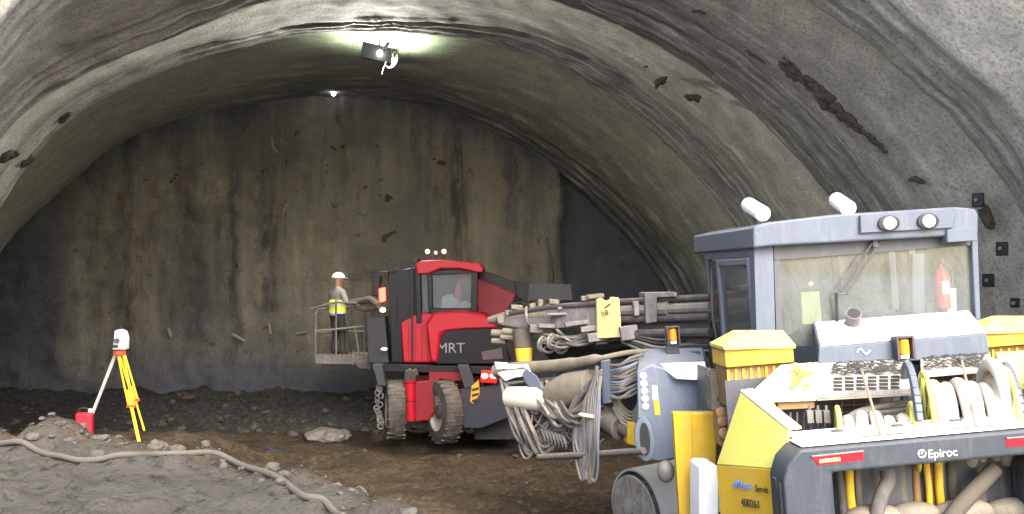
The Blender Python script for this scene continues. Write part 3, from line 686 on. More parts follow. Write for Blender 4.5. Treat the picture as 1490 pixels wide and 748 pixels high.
# cab
cab = tslab('cab', [(606, 470), (604, 398), (624, 392), (700, 392), (702, 460), (630, 462)], 20.95, .06, M['navy'], bev=.01)
def tbar(a, b, w, Y=19.75, m='navy', par=cab, name='cab_post'): return MB().bar(T(*a, Y), T(*b, Y), w, w, (0, 1, 0)).build(name, M[m], par, .012)
tbar((608, 394), (610, 470), .10); tbar((625, 394), (627, 456), .09); tbar((691, 394), (690, 454), .12); tbar((625, 397), (692, 394), .09); tbar((626, 452), (692, 452), .10)
tbar((700, 394), (702, 456), .1, 20.9)
tslab('cab_window', [(626, 398), (690, 396), (690, 451), (627, 451)], 19.79, .01, M['glassdark'], cab, 0)
tslab('side_window', [(611, 400), (624, 398), (626, 454), (612, 464)], 19.85, .01, M['glassdark'], cab, 0)
tslab('seat', [(640, 451), (641, 433), (650, 428), (668, 427), (672, 451)], 20.1, .4, M['fluff'], cab, .05)
tslab('seat_cover', [(660, 430), (664, 412), (672, 407), (671, 440)], 20.05, .1, M['pink'], cab, .02)
tslab('dashboard', [(660, 451), (674, 436), (688, 444), (690, 451)], 19.95, .3, M['fluff'], cab, .04)
roof = tslab('cab_roof', [(604, 384), (615, 379), (640, 378), (698, 383), (704, 391), (702, 397), (690, 396), (668, 391), (642, 391), (626, 398), (606, 399)], 19.6, 1.4, M['red'], cab, .04)
for x, h in ((622, 366), (634, 368), (646, 366)):
    b = MB().cyl(T(x, h + 4, 19.9), T(x, 380, 19.9), .02, .02, 8).build('lamp_post', M['darksteel'], tele)
    MB().ball(T(x, h, 19.88), (.045, .03, .045) if x != 634 else .035, 12, 8).build('lamp_lens', M['bulbdim'] if x != 634 else M['lamp'], b)
tslab('roof_rack', [(580, 396), (584, 384), (600, 378), (608, 376), (608, 394)], 20.0, .5, M['navy'], bev=.02)
# dark mast left of the cab
tslab('mast', [(565, 396), (606, 388), (607, 466), (586, 470), (588, 529), (570, 529)], 19.85, .7, M['navy'], bev=.03)
tbar((599, 386), (600, 526), .035, 19.7, 'slate', tele, 'hydraulic_pipe'); tbar((577, 420), (577, 470), .03, 19.8, 'slate', tele, 'hydraulic_pipe')
tslab('mirror_box', [(541, 396), (566, 394), (566, 402), (554, 403), (552, 432), (541, 430)], 19.9, .2, M['blackpaint'], bev=.02)
l = tslab('tail_lamp', [(551, 420), (560, 418), (561, 438), (552, 440)], 19.8, .08, M['redlit'], bev=.02)
MB().ball(T(557, 451, 19.75), (.06, .04, .05), 12, 8).build('marker_lamp', M['bulbdim'], tele)
MB().ball(T(559, 508, 19.75), (.07, .04, .035), 12, 8).build('marker_lamp', M['lamp'], tele)
tslab('battery_box', [(533, 462), (560, 460), (566, 529), (536, 529)], 20.0, .6, M['slate'], bev=.02)
MB().tube(bezier([T(512, 440, 20.9), T(525, 438, 20.7), T(540, 436, 20.4), T(552, 445, 20.1)], 5), .06, 8).tube(bezier([T(520, 448, 20.9), T(535, 450, 20.6), T(552, 446, 20.2)], 5), .05, 8).build('hydraulic_hose', M['paledust'], tele)
tslab('control_box', [(524, 436), (545, 434), (546, 452), (525, 453)], 20.75, .2, M['darkgrey'], bev=.02)
# telescopic boom behind and right of the cab
bo = tslab('boom', [(700, 394), (712, 396), (758, 414), (760, 436), (748, 440), (700, 412)], 21.2, .45, M['blackpaint'], bev=.02)
tslab('boom_cover', [(690, 404), (700, 407), (750, 428), (746, 440), (728, 460), (696, 457)], 20.6, .6, M['redd'], bo, .03)
tslab('boom_head', [(755, 412), (832, 414), (834, 437), (756, 437)], 21.2, .6, M['darkgrey'], bo, .02)
tslab('boom_cap', [(750, 408), (770, 411), (766, 440), (752, 432)], 21.1, .1, M['black'], bo, .01)
# red lit rear lamp cluster
rl = MB().cyl(T(700, 547, 18.98), T(723, 549, 18.98), .11, .11, 16).build('tail_lamp', M['redglow'], tele, .02)
for x in (705, 718): MB().ball(T(x, 547, 18.86), (.06, .03, .05), 12, 8).build('lamp_lens', M['pinklit'], rl)
pl = bpy.data.lights.new('tail_lamp_glow', 'POINT'); pl.energy = 2; pl.color = (1, .05, .03); pl.shadow_soft_size = .05
plo = bpy.data.objects.new('tail_lamp_glow', pl); COL.objects.link(plo); plo.location = T(711, 546, 18.7); plo.parent = tele
mb = MB()
for k in range(14):
    a = T(552 + random.uniform(-4, 4), 562 + k * 4.5, 19.4); mb.torus(a, (random.uniform(-1, 1), 1, random.uniform(-.6, .6)), .05, .014, 14, 6)
mb.build('chain', M['steel'], tele)
# work basket
BY = 21.0
bk = MB()
bk.prism([T(458, 517, BY - .4), T(536, 519, BY - .4), T(536, 531, BY - .4), T(458, 529, BY - .4)], (0, 1.15, 0))
bas = bk.build('work_basket', M['mauvesteel'], tele, .01)
def rail(pts, r=.022): return MB().tube([T(*p) for p in pts], r, 8).build('railing', M['steel'], bas)
rail([(459, 518, BY - .35), (459, 459, BY - .35)]); rail([(489, 518, BY - .35), (489, 437, BY - .35)]); rail([(459, 518, BY + .7), (461, 450, BY + .7)])
rail([(452, 450, BY - .35), (475, 443, BY - .35), (489, 440, BY - .35), (520, 441, BY - .35)]); rail([(459, 482, BY - .35), (530, 475, BY - .35)]); rail([(459, 459, BY - .35), (462, 450, BY + .7)])
rail([(522, 518, BY - .35), (516, 474, BY - .35)]); rail([(462, 450, BY + .7), (530, 446, BY + .7)]); rail([(530, 518, BY + .7), (530, 446, BY + .7)]); rail([(461, 484, BY + .7), (530, 482, BY + .7)])
MB().tube(bezier([T(504, 475, BY - .35), T(509, 496, BY - .35), T(511, 514, BY - .35)], 5), .016, 6).build('cable', M['black'], bas)
mb = MB()
for k in range(6): mb.prism([T(492 + 6.5 * k, 516, BY - .43), T(496 + 6.5 * k, 514.5, BY - .43), T(497 + 6.5 * k, 522, BY - .43), T(493 + 6.5 * k, 523, BY - .43)], (0, .02, 0))
mb.build('toe_board', M['paledust'], bas)
tslab('basket_arm', [(514, 527), (548, 529), (560, 540), (520, 536)], 20.4, .4, M['darksteel'], bas)

# ------------------------------------------------------------------ the worker in the basket
def skin_mesh(name, V, E, Rr, sub=2):
    me = bpy.data.meshes.new(name); me.from_pydata(V, E, []); o = bpy.data.objects.new(name, me); COL.objects.link(o)
    md = o.modifiers.new('skin', 'SKIN'); md.use_smooth_shade = True
    for i, r in enumerate(Rr): me.skin_vertices[0].data[i].radius = r if isinstance(r, tuple) else (r, r)
    for i in range(len(V)): me.skin_vertices[0].data[i].use_root = (i == 0)
    sb = o.modifiers.new('sub', 'SUBSURF'); sb.levels = sub; sb.render_levels = sub
    bpy.context.view_layer.update()
    m2 = bpy.data.meshes.new_from_object(o.evaluated_get(bpy.context.evaluated_depsgraph_get())); bpy.data.objects.remove(o); m2.name = name; return m2
pw = P(491, 519, 21.0); PF = Frame(pw, -48)             # local +y is where the worker faces (to the right)
per = PF.root('person', 'worker in white helmet and yellow vest standing in the raised basket', 'person')
V = []; E = []; RR = []
def jv(p, r, par=None):
    V.append(p); RR.append(r); i = len(V) - 1
    if par is not None: E.append((par, i))
    return i
pel = jv((0, 0, .90), (.15, .12)); sp1 = jv((0, .0, 1.06), (.15, .115), pel); sp2 = jv((0, .0, 1.25), (.165, .12), sp1); sp3 = jv((0, -.01, 1.38), (.14, .10), sp2)
nk = jv((0, .0, 1.47), .058, sp3); hd0 = jv((0, .025, 1.55), (.075, .088), nk); hd1 = jv((0, .03, 1.63), (.080, .098), hd0); jv((0, .025, 1.70), (.06, .075), hd1)
for sx, el, wr in ((-1, (-.27, .04, 1.12), (-.22, .26, 1.10)), (1, (.27, .03, 1.12), (.23, .25, 1.08))):
    sh = jv((sx * .175, -.01, 1.38), .07, sp3); e = jv(el, .047, sh); w = jv(wr, .033, e)
    d = (Vector(wr) - Vector(el)).normalized(); pm = jv(tuple(Vector(wr) + d * .07), (.042, .02), w)
    for k, (fx_, ln) in enumerate(((-.03, .065), (-.01, .075), (.01, .07), (.03, .055))):
        b = Vector(wr) + d * .12 + Vector((fx_, 0, 0)); f1 = jv(tuple(b), .0095, pm); jv(tuple(b + d * ln * .5 + Vector((0, 0, -.03))), .008, f1)
    th_ = jv(tuple(Vector(wr) + d * .04 + Vector((-sx * .045, 0, .005))), .011, pm); jv(tuple(Vector(wr) + d * .085 + Vector((-sx * .055, 0, -.02))), .009, th_)
for sx, kn, an in ((-1, (-.10, .03, .48), (-.11, -.03, .09)), (1, (.10, .05, .49), (.12, .02, .09))):
    hp_ = jv((sx * .09, 0, .84), .10, pel); k_ = jv(kn, .066, hp_); a_ = jv(an, .047, k_); jv((an[0], an[1] + .16, .045), (.045, .04), a_)
me = skin_mesh('body', V, E, RR)
for m_ in ('skin', 'shirt', 'trousers', 'boot'): me.materials.append(M[m_])
for p in me.polygons:
    c = p.center; p.use_smooth = True
    p.material_index = 3 if c.z < .13 else 2 if c.z < .98 and abs(c.x) < .2 and c.y < .17 else 0 if (c.z > 1.455 and abs(c.x) < .1) or (c.y > .16) else 1
bo_ = bpy.data.objects.new('body', me); COL.objects.link(bo_); bo_.parent = per
# face
MB().ball((0, .135, 1.605), (.014, .022, .024), 10, 8).build('nose', M['skin'], per)
MB().ball((-.033, .122, 1.635), .011, 8, 6).ball((.033, .122, 1.635), .011, 8, 6).build('eyes', M['ink'], per)
MB().ball((0, .122, 1.56), (.026, .01, .007), 10, 6).build('mouth', M['pink'], per)
MB().ball((-.085, .02, 1.615), (.014, .026, .034), 10, 8).ball((.085, .02, 1.615), (.014, .026, .034), 10, 8).build('ears', M['skin'], per)
MB().lathe((0, .02, 1.665), (0, 0, 1), [(0, .118), (.02, .122), (.06, .112), (.10, .082), (.125, .035), (.13, .005)], 24).prism([(-.09, .10, 1.667), (.09, .10, 1.667), (.06, .185, 1.66), (-.06, .185, 1.66)], (0, 0, .014)).build('helmet', M['helmet'], per)
V, E, RR = [], [], []
v0 = jv((0, 0, .84), (.195, .165)); v1 = jv((0, 0, 1.0), (.19, .155), v0); v2 = jv((0, 0, 1.16), (.19, .15), v1); jv((0, -.005, 1.24), (.185, .14), v2)
me = skin_mesh('vest', V, E, RR); me.materials.append(M['vest']); me.materials.append(M['band'])
for p in me.polygons:
    p.use_smooth = True; z = p.center.z
    p.material_index = 1 if (.89 < z < .95 or 1.07 < z < 1.135) else 0
per.scale = (1.12, 1.12, .96)
vo = bpy.data.objects.new('vest', me); COL.objects.link(vo); vo.parent = per

# ------------------------------------------------------------------ drill rig
RF = Frame((3.05, 7.45, .55), 3, 4.5)
rig = RF.root('drill_rig', 'dusty yellow and grey drilling rig with cab, hose reels and booms on the right', 'drilling rig')
L = RF.L
def B(x, y, Y): return RF.B(x, y, Y)
def rslab(name, pts, v, d, m, par=rig, bev=.012, seg=2): return MB().prism([L(x, y, v) for x, y in pts], (0, d, 0)).build(name, M[m] if isinstance(m, str) else m, par, bev, seg)
UC = L(1361, 660, 0).x
# --- rear guard: a wide U of grey plate, mirrored about its middle
lf = [L(x, y, 0) for x, y in ((1136, 800), (1140, 700), (1148, 672), (1164, 654))]
top = L(1164, 652, 0).z; inn = L(1212, 688, 0)
pts = [Vector((p.x, 0, p.z)) for p in lf]
pts[0].z = .55; pts[0].x = pts[1].x
mir = lambda p: Vector((2 * UC - p.x, p.y, p.z))
outer = pts + [mir(p) for p in reversed(pts)]
inner = [Vector((2 * UC - inn.x, 0, .55)), Vector((2 * UC - inn.x, 0, inn.z)), Vector((inn.x, 0, inn.z)), Vector((inn.x, 0, .55))]
# built as bar + two legs so that each face stays flat
guard = MB().prism(pts + [mir(p) for p in reversed(pts)] + inner, (0, .34, 0)).build('rear_guard', M['grey'], rig, .025, 3)
MB().prism([Vector((pts[1].x - .012, .06, 1.42)), Vector((pts[1].x - .012, .10, 1.42)), Vector((pts[1].x - .012, .10, .6)), Vector((pts[1].x - .012, .06, .6))], (.02, 0, 0)).prism([Vector((pts[1].x - .012, .16, 1.44)), Vector((pts[1].x - .012, .22, 1.44)), Vector((pts[1].x - .012, .22, .6)), Vector((pts[1].x - .012, .16, .6))], (.02, 0, 0)).build('guard_slot', M['darksteel'], guard)
MB().prism([Vector((pts[3].x + .02, .02, top + .001)), Vector((2 * UC - pts[3].x - .02, .02, top + .001)), Vector((2 * UC - pts[3].x - .02, .325, top + .001)), Vector((pts[3].x + .02, .325, top + .001))], (0, 0, .006)).build('guard_top', M['deck'], guard, .002)
# tail lamps
for sgn in (0, 1):
    q = [L(*p, 0) for p in ((1180, 664), (1256, 656), (1257, 669), (1190, 677))]
    q = [Vector((p.x, -.006, p.z)) for p in q]
    if sgn: q = [mir(p) for p in q]
    tl = MB().prism(q, (0, .02, 0)).build('tail_lamp', M['redlens'], guard, .004)
    rim = [Vector((p.x, -.012, p.z)) for p in q]; MB().tube([rim[0], rim[1]], .008, 6).build('lamp_frame', M['mauvesteel'], tl)
    mb = MB()
    for k in range(8):
        p = q[3].lerp(q[2], .1 + k * .055).lerp(q[0].lerp(q[1], .1 + k * .055), .42); mb.box(p + Vector((0, -.004, 0)), (.013, .01, .026))
    mb.build('reflector', M['amberdash'], tl)
# emblem and name on the guard
c = L(1341, 660, 0) + Vector((0, -.004, 0))
em = MB().lathe(c, (0, -1, 0), [(0, .031), (.003, .031)], 28).build('emblem', M['whiteink'], guard)
MB().torus(c + Vector((.004, -.005, .004)), (0, 1, 0), .016, .0045, 20, 6).tube(bezier([c + Vector((-.028, -.005, -.004)), c + Vector((-.008, -.005, -.012)), c + Vector((.012, -.005, .004)), c + Vector((.026, -.005, .016))], 5), .004, 6).build('emblem_mark', M['grey'], em)
lettering('lettering', 'Epiroc', .085, L(1371, 659.5, 0) + Vector((0, -.004, 0)), (1, 0, 0), (0, 0, 1), M['whiteink'], guard)
# rods through slots in the guard's top
for (a, b) in (((1254, 540), (1283, 637)), ((1399, 523), (1422, 626))):
    q = L(*b, .18); r_ = MB().tube([L(*a, .95), q], .011, 8).build('marker_rod', M['brown'], rig)
    MB().box(Vector((q.x, .17, top + .004)), (.36, .035, .012)).build('rod_slot', M['darksteel'], r_)
    MB().ball(L(*a, .95), (.035, .03, .025), 10, 8).build('rod_knob', M['darksteel'], r_)
# --- tapered yellow side panel: an upper plate that leans in and a lower plate that hangs straight
A = L(1077, 571, .95); Bp = L(1148, 628, .36); B2 = L(1136, 683, .30); C = L(1042, 676, 1.15); B3 = Vector((B2.x, B2.y, .45)); C2 = Vector((C.x, C.y, .45))
side = MB().plate([A, Bp, B2, C], .025).build('side_panel', M['yellowpale'], rig, .008)
low = MB().plate([C - Vector((0, 0, .004)), B2 - Vector((0, 0, .004)), B3, C2], .025).build('lower_panel', M['yellow'], side, .006)
xd = (B2 - C); yd = Vector((0, 0, 1))
def on_low(px, py):
    n = (B2 - C).cross(C2 - C).normalized(); o = RF.T @ (Vector((0, 0, H)) - RF.O); d = RF.T @ Vector(((px - CX) / F, 1, (HY - py) / F)); 
    q = o + d * ((C - o).dot(n) / d.dot(n)); return q - d.normalized() * .032
xh = (on_low(1120, 712) - on_low(1063, 705))
lettering('lettering', 'elMeos', .088, on_low(1079, 706), xh, yd, M['blueink'], low, .002, .15)
lettering('lettering', 'Servis', .075, on_low(1107, 712), xh, yd, M['ink'], low, .002, .3)
lettering('lettering', '400261', .088, on_low(1092, 733), xh, yd, M['ink'], low, .002)
nrm = (Bp - A).normalized()
MB().plate([A + Vector((0, 0, .004)), Bp + Vector((0, 0, .004)), Bp + Vector((.10, .0, .01)), A + Vector((.10, 0, .012))], .02).build('panel_flange', M['deck'], side, .006)
Am = lambda p, s=1.0: Vector((2 * UC + .12 - p.x, p.y, p.z))
MB().plate([Am(A), Am(Bp), Am(B2), Am(C)], .025).build('side_panel', M['yellowpale'], rig, .008)
# --- top shelf behind the guard
sh0 = L(1150, 640, .36); wz = top + .02
MB().prism([(sh0.x + .02, .36, wz - .05), (2 * UC - sh0.x + .35, .36, wz - .05), (2 * UC - sh0.x + .35, .36, wz), (sh0.x + .02, .36, wz)], (0, .22, 0)).build('top_shelf', M['deck'], rig, .015)
mb = MB()
for px in (1220, 1308, 1394): q = L(px, 634, .4); mb.lathe((q.x, .42, wz + .001), (0, 0, 1), [(0, .05), (.008, .045)], 16)
mb.build('rubber_foot', M['darksteel'], rig)
# --- deck plates above the reels
def dk(pts, m, name='deck_plate', t=.03, par=rig, bev=.006): return MB().plate([L(x, y, v) for x, y, v in pts], t).build(name, M[m], par, bev)
d1 = dk([(1080, 583, .9), (1136, 531, 1.45), (1182, 527, 1.45), (1188, 579, .9)], 'deck')
d2 = dk([(1189, 579, .9), (1183, 527, 1.45), (1322, 520, 1.45), (1332, 571, .9)], 'deck')
d3 = dk([(1341, 546, 1.2), (1339, 520, 1.45), (1440, 512, 1.45), (1446, 537, 1.2)], 'deck')
d4 = dk([(1470, 566, .95), (1448, 512, 1.45), (1530, 508, 1.45), (1570, 560, .95)], 'yellowpale')
def on_deck(plane, px, py, up=.006):
    a, b, c = [L(*q) for q in plane]; n = (b - a).cross(c - a).normalized(); o = RF.T @ (Vector((0, 0, H)) - RF.O); d = RF.T @ Vector(((px - CX) / F, 1, (HY - py) / F))
    if n.z < 0: n = -n
    return o + d * ((a - o).dot(n) / d.dot(n)) + n * up
pl2 = [(1189, 579, .9), (1183, 527, 1.45), (1322, 520, 1.45)]; pl3 = [(1341, 546, 1.2), (1339, 520, 1.45), (1440, 512, 1.45)]; pl1 = [(1080, 583, .9), (1136, 531, 1.45), (1182, 527, 1.45)]
MB().prism([on_deck(pl2, x, y, .031) for x, y in ((1190, 576), (1329, 569), (1331, 572), (1190, 579))], (0, -.01, -.03)).build('deck_edge', M['mauvesteel'], d2)
def slots(pl_, x0, y0, x1, y1, cols, rows, m, par, fw=.75, fh=.55, up=.034, slope=-.035):
    mb = MB()
    for i in range(cols):
        for j in range(rows):
            xa = x0 + (x1 - x0) * i / cols; xb = xa + (x1 - x0) / cols * fw; ya = y0 + (y1 - y0) * j / rows + slope * (xa - x0); yb = ya + (y1 - y0) / rows * fh
            mb.prism([on_deck(pl_, xa, ya, up), on_deck(pl_, xb, ya, up), on_deck(pl_, xb, yb, up), on_deck(pl_, xa, yb, up)], (0, 0, .004))
    return mb.build('vent_grille', m, par)
slots(pl2, 1212, 555, 1312, 576, 6, 4, M['ink'], d2, .78, .68)
def grit(pl_, x0, y0, x1, y1, n, r, m, par, slope=-.05, name='grip_strip', up=.034):
    mb = MB(); rnd = random.Random(n)
    for i in range(n):
        x = rnd.uniform(x0, x1); y = rnd.uniform(y0, y1) + slope * (x - x0); q = on_deck(pl_, x, y, up); rr = r * rnd.uniform(.5, 1.3)
        mb.lathe(q, (rnd.uniform(-.1, .1), 0, 1), [(0, rr), (.004, rr * .9)], 6)
    return mb.build(name, m, par)
grit(pl2, 1211, 532, 1318, 551, 520, .015, M['ink'], d2); grit(pl3, 1342, 523, 1436, 542, 420, .015, M['ink'], d3)
grit(pl1, 1150, 533, 1183, 569, 150, .02, M['yellow'], d1, 0)
# --- bay under the deck
bz = 1.50
MB().prism([(-1.0, .58, bz - .04), (2 * UC + 1.3, .58, bz - .04), (2 * UC + 1.3, .58, bz), (-1.0, .58, bz)], (0, .95, 0)).build('reel_bay_floor', M['darksteel'], rig)
x0 = L(1100, 600, 1.5).x
MB().prism([(x0 - .25, 1.5, bz), (2 * UC + 1.6, 1.5, bz), (2 * UC + 1.6, 1.5, 2.02), (x0 - .25, 1.5, 2.02)], (0, .03, 0)).build('reel_bay_wall', M['darkgrey'], rig)
rslab('bay_plate', [(1133, 582), (1186, 579), (1186, 594), (1130, 597)], .95, .02, M['rust'])
rslab('bay_strut', [(1116, 585), (1127, 584), (1135, 612), (1124, 606)], .93, .05, 'yellow')
mb = MB()
for k in range(7):
    px = 1140 + 10 * k; mb.tube([L(px, 600, 1.0), L(px, 628, 1.0)], .008, 6)
for px in (1178, 1190, 1202): mb.box(L(px, 606, .9), (.05, .05, .10)); mb.tube([L(px, 590, .95), L(px, 605, .95)], .012, 6)
mb.build('valve_bank', M['steel'], rig)
mb = MB()
for k in range(6): mb.tube([L(1225 + 18 * k, 575, 1.3), L(1225 + 18 * k, 620, 1.3)], .006, 6)
for k in range(4): mb.tube([L(1222, 580 + 10 * k, 1.3), L(1330, 576 + 10 * k, 1.3)], .006, 6)
for k in range(7): mb.tube([L(1358 + 14 * k, 540, 1.4), L(1358 + 14 * k, 600, 1.4)], .007, 6)
for k in range(4): mb.tube([L(1350, 556 + 11 * k, 1.4), L(1452, 549 + 11 * k, 1.4)], .007, 6)
mb.build('bay_mesh', M['rust'], rig)
for k in range(5):
    MB().tube(bezier([L(1232, 608 + 3 * k, .95), L(1250 + 5 * k, 598 + 3 * k, 1.0), L(1284, 592 + 3 * k + random.uniform(-4, 4), 1.05), L(1318, 585 + 5 * k, 1.1)], 6), .022, 8).build('cable', M['steel'], rig)
# --- cable reel (small) and hose reel (big), both turning on an axle across the rig
def reel(pxl, pxr, cy, v, Rf, Rh, nh, hr, fm_, hm_, name):
    cl = L(pxl, cy, v); cr = L(pxr, cy, v - .12); cr.z = cl.z; ax_ = Vector((.955, -.295, 0))
    o = MB().cyl(cl, cr, Rh * .55, n=24).build(name, M['darkgrey'], rig)
    for c in (cl, cr): MB().torus(c, ax_, Rf, .028, 40, 8, .8).build('reel_flange', fm_, o)
    for c in (cl, cr):
        mb = MB()
        for k in range(6):
            a = k * math.pi / 3 + .3; mb.tube([c, c + Vector((.295 * math.cos(a), .955 * math.cos(a), math.sin(a))) * Rf], .016, 6)
        mb.build('reel_spokes', fm_, o)
    for k in range(nh):
        c = cl.lerp(cr, (k + .7) / (nh + .4)); MB().torus(c, ax_ + Vector((0, .05 * (-1) ** k, 0)), Rh + random.uniform(-.02, .035), hr, 40, 12).build('wound_hose', hm_, o)
    return o
reel(1222, 1330, 642, .74, .26, .155, 5, .05, M['yellowpale'], M['hose'], 'cable_reel')
hr_ = reel(1350, 1468, 622, .80, .43, .30, 6, .052, M['yellowpale'], M['hose'], 'hose_reel')
c = L(1448, 590, .75); MB().torus(c, (.955, -.2, 0), .33, .055, 40, 12).build('wound_hose', M['hose'], hr_)
# pale arched frames either side of the hose reel
for (pa, pb, m_) in ((1328, 1342, 'greyclean'), (1470, 1486, 'greyclean')):
    c0 = L(pa, 622, .82); pts_ = [c0 + Vector((math.cos(a) * -.14, -math.cos(a) * .45, math.sin(a) * .50)) for a in np.linspace(.25, math.pi + .1, 24)]
    mb = MB()
    for a, b in zip(pts_, pts_[1:]): mb.bar(a, b, .06, .05, (1, 0, 0))
    mb.build('reel_frame', M[m_], rig, .006)
# --- what hangs below the guard: hoses, yellow bars, radiator
MB().prism([(inn.x - .05, .85, .3), (2 * UC - inn.x + .05, .85, .3), (2 * UC - inn.x + .05, .85, 1.49), (inn.x - .05, .85, 1.49)], (0, .04, 0)).build('rear_bulkhead', M['darksteel'], rig)
for (px, w, m_, v) in ((1258, .06, 'hoseground', .6), (1283, .10, 'hose', .62), (1300, .09, 'dusthose', .6), (1324, .08, 'paledust', .62), (1341, .05, 'hoseground', .62), (1378, .07, 'hose', .6), (1394, .08, 'yellowpale', .6), (1410, .09, 'hose', .62), (1436, .10, 'hose', .62), (1464, .09, 'paledust', .6), (1474, .08, 'hoseground', .62), (1219, .07, 'darksteel', .40), (1236, .07, 'yellow', .45), (1249, .055, 'paledust', .5), (1268, .12, 'dusthose', .55), (1312, .11, 'paledust', .55), (1334, .06, 'rust', .5), (1348, .05, 'yellow', .45), (1357, .04, 'rust', .5), (1368, .065, 'yellow', .45), (1386, .09, 'hoseground', .5), (1402, .05, 'yellowpale', .55), (1420, .12, 'paledust', .55), (1452, .11, 'dusthose', .55), (1480, .06, 'darksteel', .45), (1486, .05, 'yellow', .45), (1510, .06, 'dusthose', .5)):
    q = L(px, 690, v); MB().tube([(q.x, v, 1.5), (q.x + random.uniform(-.02, .02), v, 1.2), (q.x + random.uniform(-.03, .03), v, .6)], w / 2, 12).build('hanging_hose', M[m_], rig)
MB().tube(bezier([L(1290, 684, .3), L(1292, 700, .28), L(1281, 725, .25), L(1272, 765, .25)], 6), .055, 12).build('thick_hose', M['dusthose'], rig)
MB().tube(bezier([L(1448, 682, .3), L(1425, 706, .26), L(1398, 735, .22), L(1375, 765, .2)], 6), .062, 12).build('thick_hose', M['hoseground'], rig)
for (px, py, w, h) in ((1296, 712, .34, .20), (1432, 712, .30, .18)):
    MB().box(L(px, py, .62), (w, .2, h)).build('pump_block', M['dusthose'], rig, .03, 3)
mb = MB()
for (px, py, rx, rz) in ((1270, 750, .22, .08), (1330, 748, .2, .09), (1400, 746, .25, .10), (1470, 742, .2, .09)): mb.ball(L(px, py, .35), (rx, .14, rz), 20, 12)
mb.build('rear_skirt', M['paledust'], rig)
# --- hood box
f = [L(1192, 507, 1.42), L(1436, 487, 1.42), L(1441, 521, 1.42), L(1190, 530, 1.42)]
bk_ = [L(1183, 469, 2.02), L(1411, 452, 2.02)]; bl2 = [p - Vector((0, 0, .30)) for p in bk_]
hood = MB().hull(f + bk_ + bl2).build('engine_hood', M['greyclean'], rig, .012)
def on_hood(px, py, up=.003):
    n = (f[1] - f[0]).cross(bk_[0] - f[0]).normalized(); n = n if n.z > 0 else -n
    o = RF.T @ (Vector((0, 0, H)) - RF.O); d = RF.T @ Vector(((px - CX) / F, 1, (HY - py) / F)); return o + d * ((f[0] - o).dot(n) / d.dot(n)) + n * up
MB().plate([on_hood(*p) for p in ((1194, 505), (1434, 485), (1409, 454), (1186, 471))], .012).build('hood_lid', M['white'], hood, .004)
MB().tube([on_hood(1230, 485, .02), on_hood(1382, 475, .02)], .006, 6).build('lid_seam', M['mauvesteel'], hood)
MB().tube(bezier([f[0].lerp(f[1], .22) + Vector((0, -.006, -.06)), f[0].lerp(f[1], .24) + Vector((0, -.006, -.03)), f[0].lerp(f[1], .27) + Vector((0, -.006, -.08)), f[0].lerp(f[1], .30) + Vector((0, -.006, -.05))], 6), .005, 6).build('chalk_mark', M['whiteink'], hood)
e0_ = on_hood(1241, 474, 0); e1_ = e0_ + Vector((-.03, -.13, .13))
ex = MB().lathe(e0_, e1_ - e0_, [(0, .085), (.012, .085), (.02, .062), (.15, .062), (.17, .066)], 24).build('exhaust_pipe', M['mauvesteel'], hood)
dx_ = (e1_ - e0_).normalized(); MB().lathe(e0_ + dx_ * .171, dx_, [(0, .058), (.003, .058)], 24).build('pipe_mouth', M['ink'], ex)
def beacon(px, py, w, h, v, par):
    c = L(px, py, v); s_ = (RF.wld(c)).y / F; W, Hh = w * s_, h * s_
    o = MB().box(c + Vector((0, .05, 0)), (W, .05, Hh)).box(c + Vector((-W * .43, .0, 0)), (W * .13, .1, Hh)).box(c + Vector((W * .43, 0, 0)), (W * .13, .1, Hh)).box(c + Vector((0, 0, Hh * .46)), (W * .70, .1, Hh * .08)).build('beacon', M['darksteel'], par, .004)
    MB().cyl(c + Vector((0, 0, -Hh * .28)), c + Vector((0, 0, Hh * .36)), W * .30, W * .27, 18).build('beacon_lens', M['orange'], o, .01)
    MB().cyl(c + Vector((0, 0, -Hh * .45)), c + Vector((0, 0, -Hh * .29)), W * .26, n=16).build('beacon_base', M['whiteink'], o)
    return o
beacon(1315, 506, 27, 34, 1.36, rig)
# --- yellow boxes with peaked lids either side
def ybox(xs_, ytop, ybase, ybot, v, ):
    (a, b), (c, d) = xs_
    p = [L(c, ybase, v), L(d, ybase - 2, v), L(b, ytop, v + .22), L(a, ytop, v + .22)]
    q = [Vector((p[0].x, v + .5, p[0].z)), Vector((p[1].x, v + .5, p[1].z))]; r_ = [Vector((p[3].x, v + .3, p[3].z)), Vector((p[2].x, v + .3, p[2].z))]
    o = MB().hull(p + q + r_ + [x - Vector((0, 0, .03)) for x in p[:2] + q]).build('box_lid', M['yellowpale'], rig, .006)
    w0, w1 = p[0].x + .015, p[1].x - .015; zt = p[0].z - .034; zb = L(c, ybot, v).z
    bd = MB().box(((w0 + w1) / 2, v + .26, (zt + zb) / 2), (w1 - w0, .46, zt - zb)).build('yellow_box', M['yellow'], rig, .008)
    MB().box(((w0 + w1) / 2, v + .25, zt - .015), (w1 - w0 + .012, .46, .012)).build('box_seal', M['rust'], bd)
    zb2 = zb - .36
    MB().box(((w0 + w1) / 2 + .01, v + .30, (zb + zb2) / 2), (w1 - w0 - .03, .4, zb - zb2 - .006)).build('filter_housing', M['rust'], bd, .006)
    mb = MB()
    for k in range(9): mb.box((w0 + .03 + (w1 - w0 - .06) * k / 8, v + .095, (zb + zb2) / 2), (.022, .012, zb - zb2 - .05))
    mb.build('filter_slats', M['yellow'], bd)
ybox(((1070, 1140), (1053, 1158)), 481, 504, 536, 1.42)
ybox(((1450, 1520), (1431, 1540)), 460, 481, 507, 1.50)
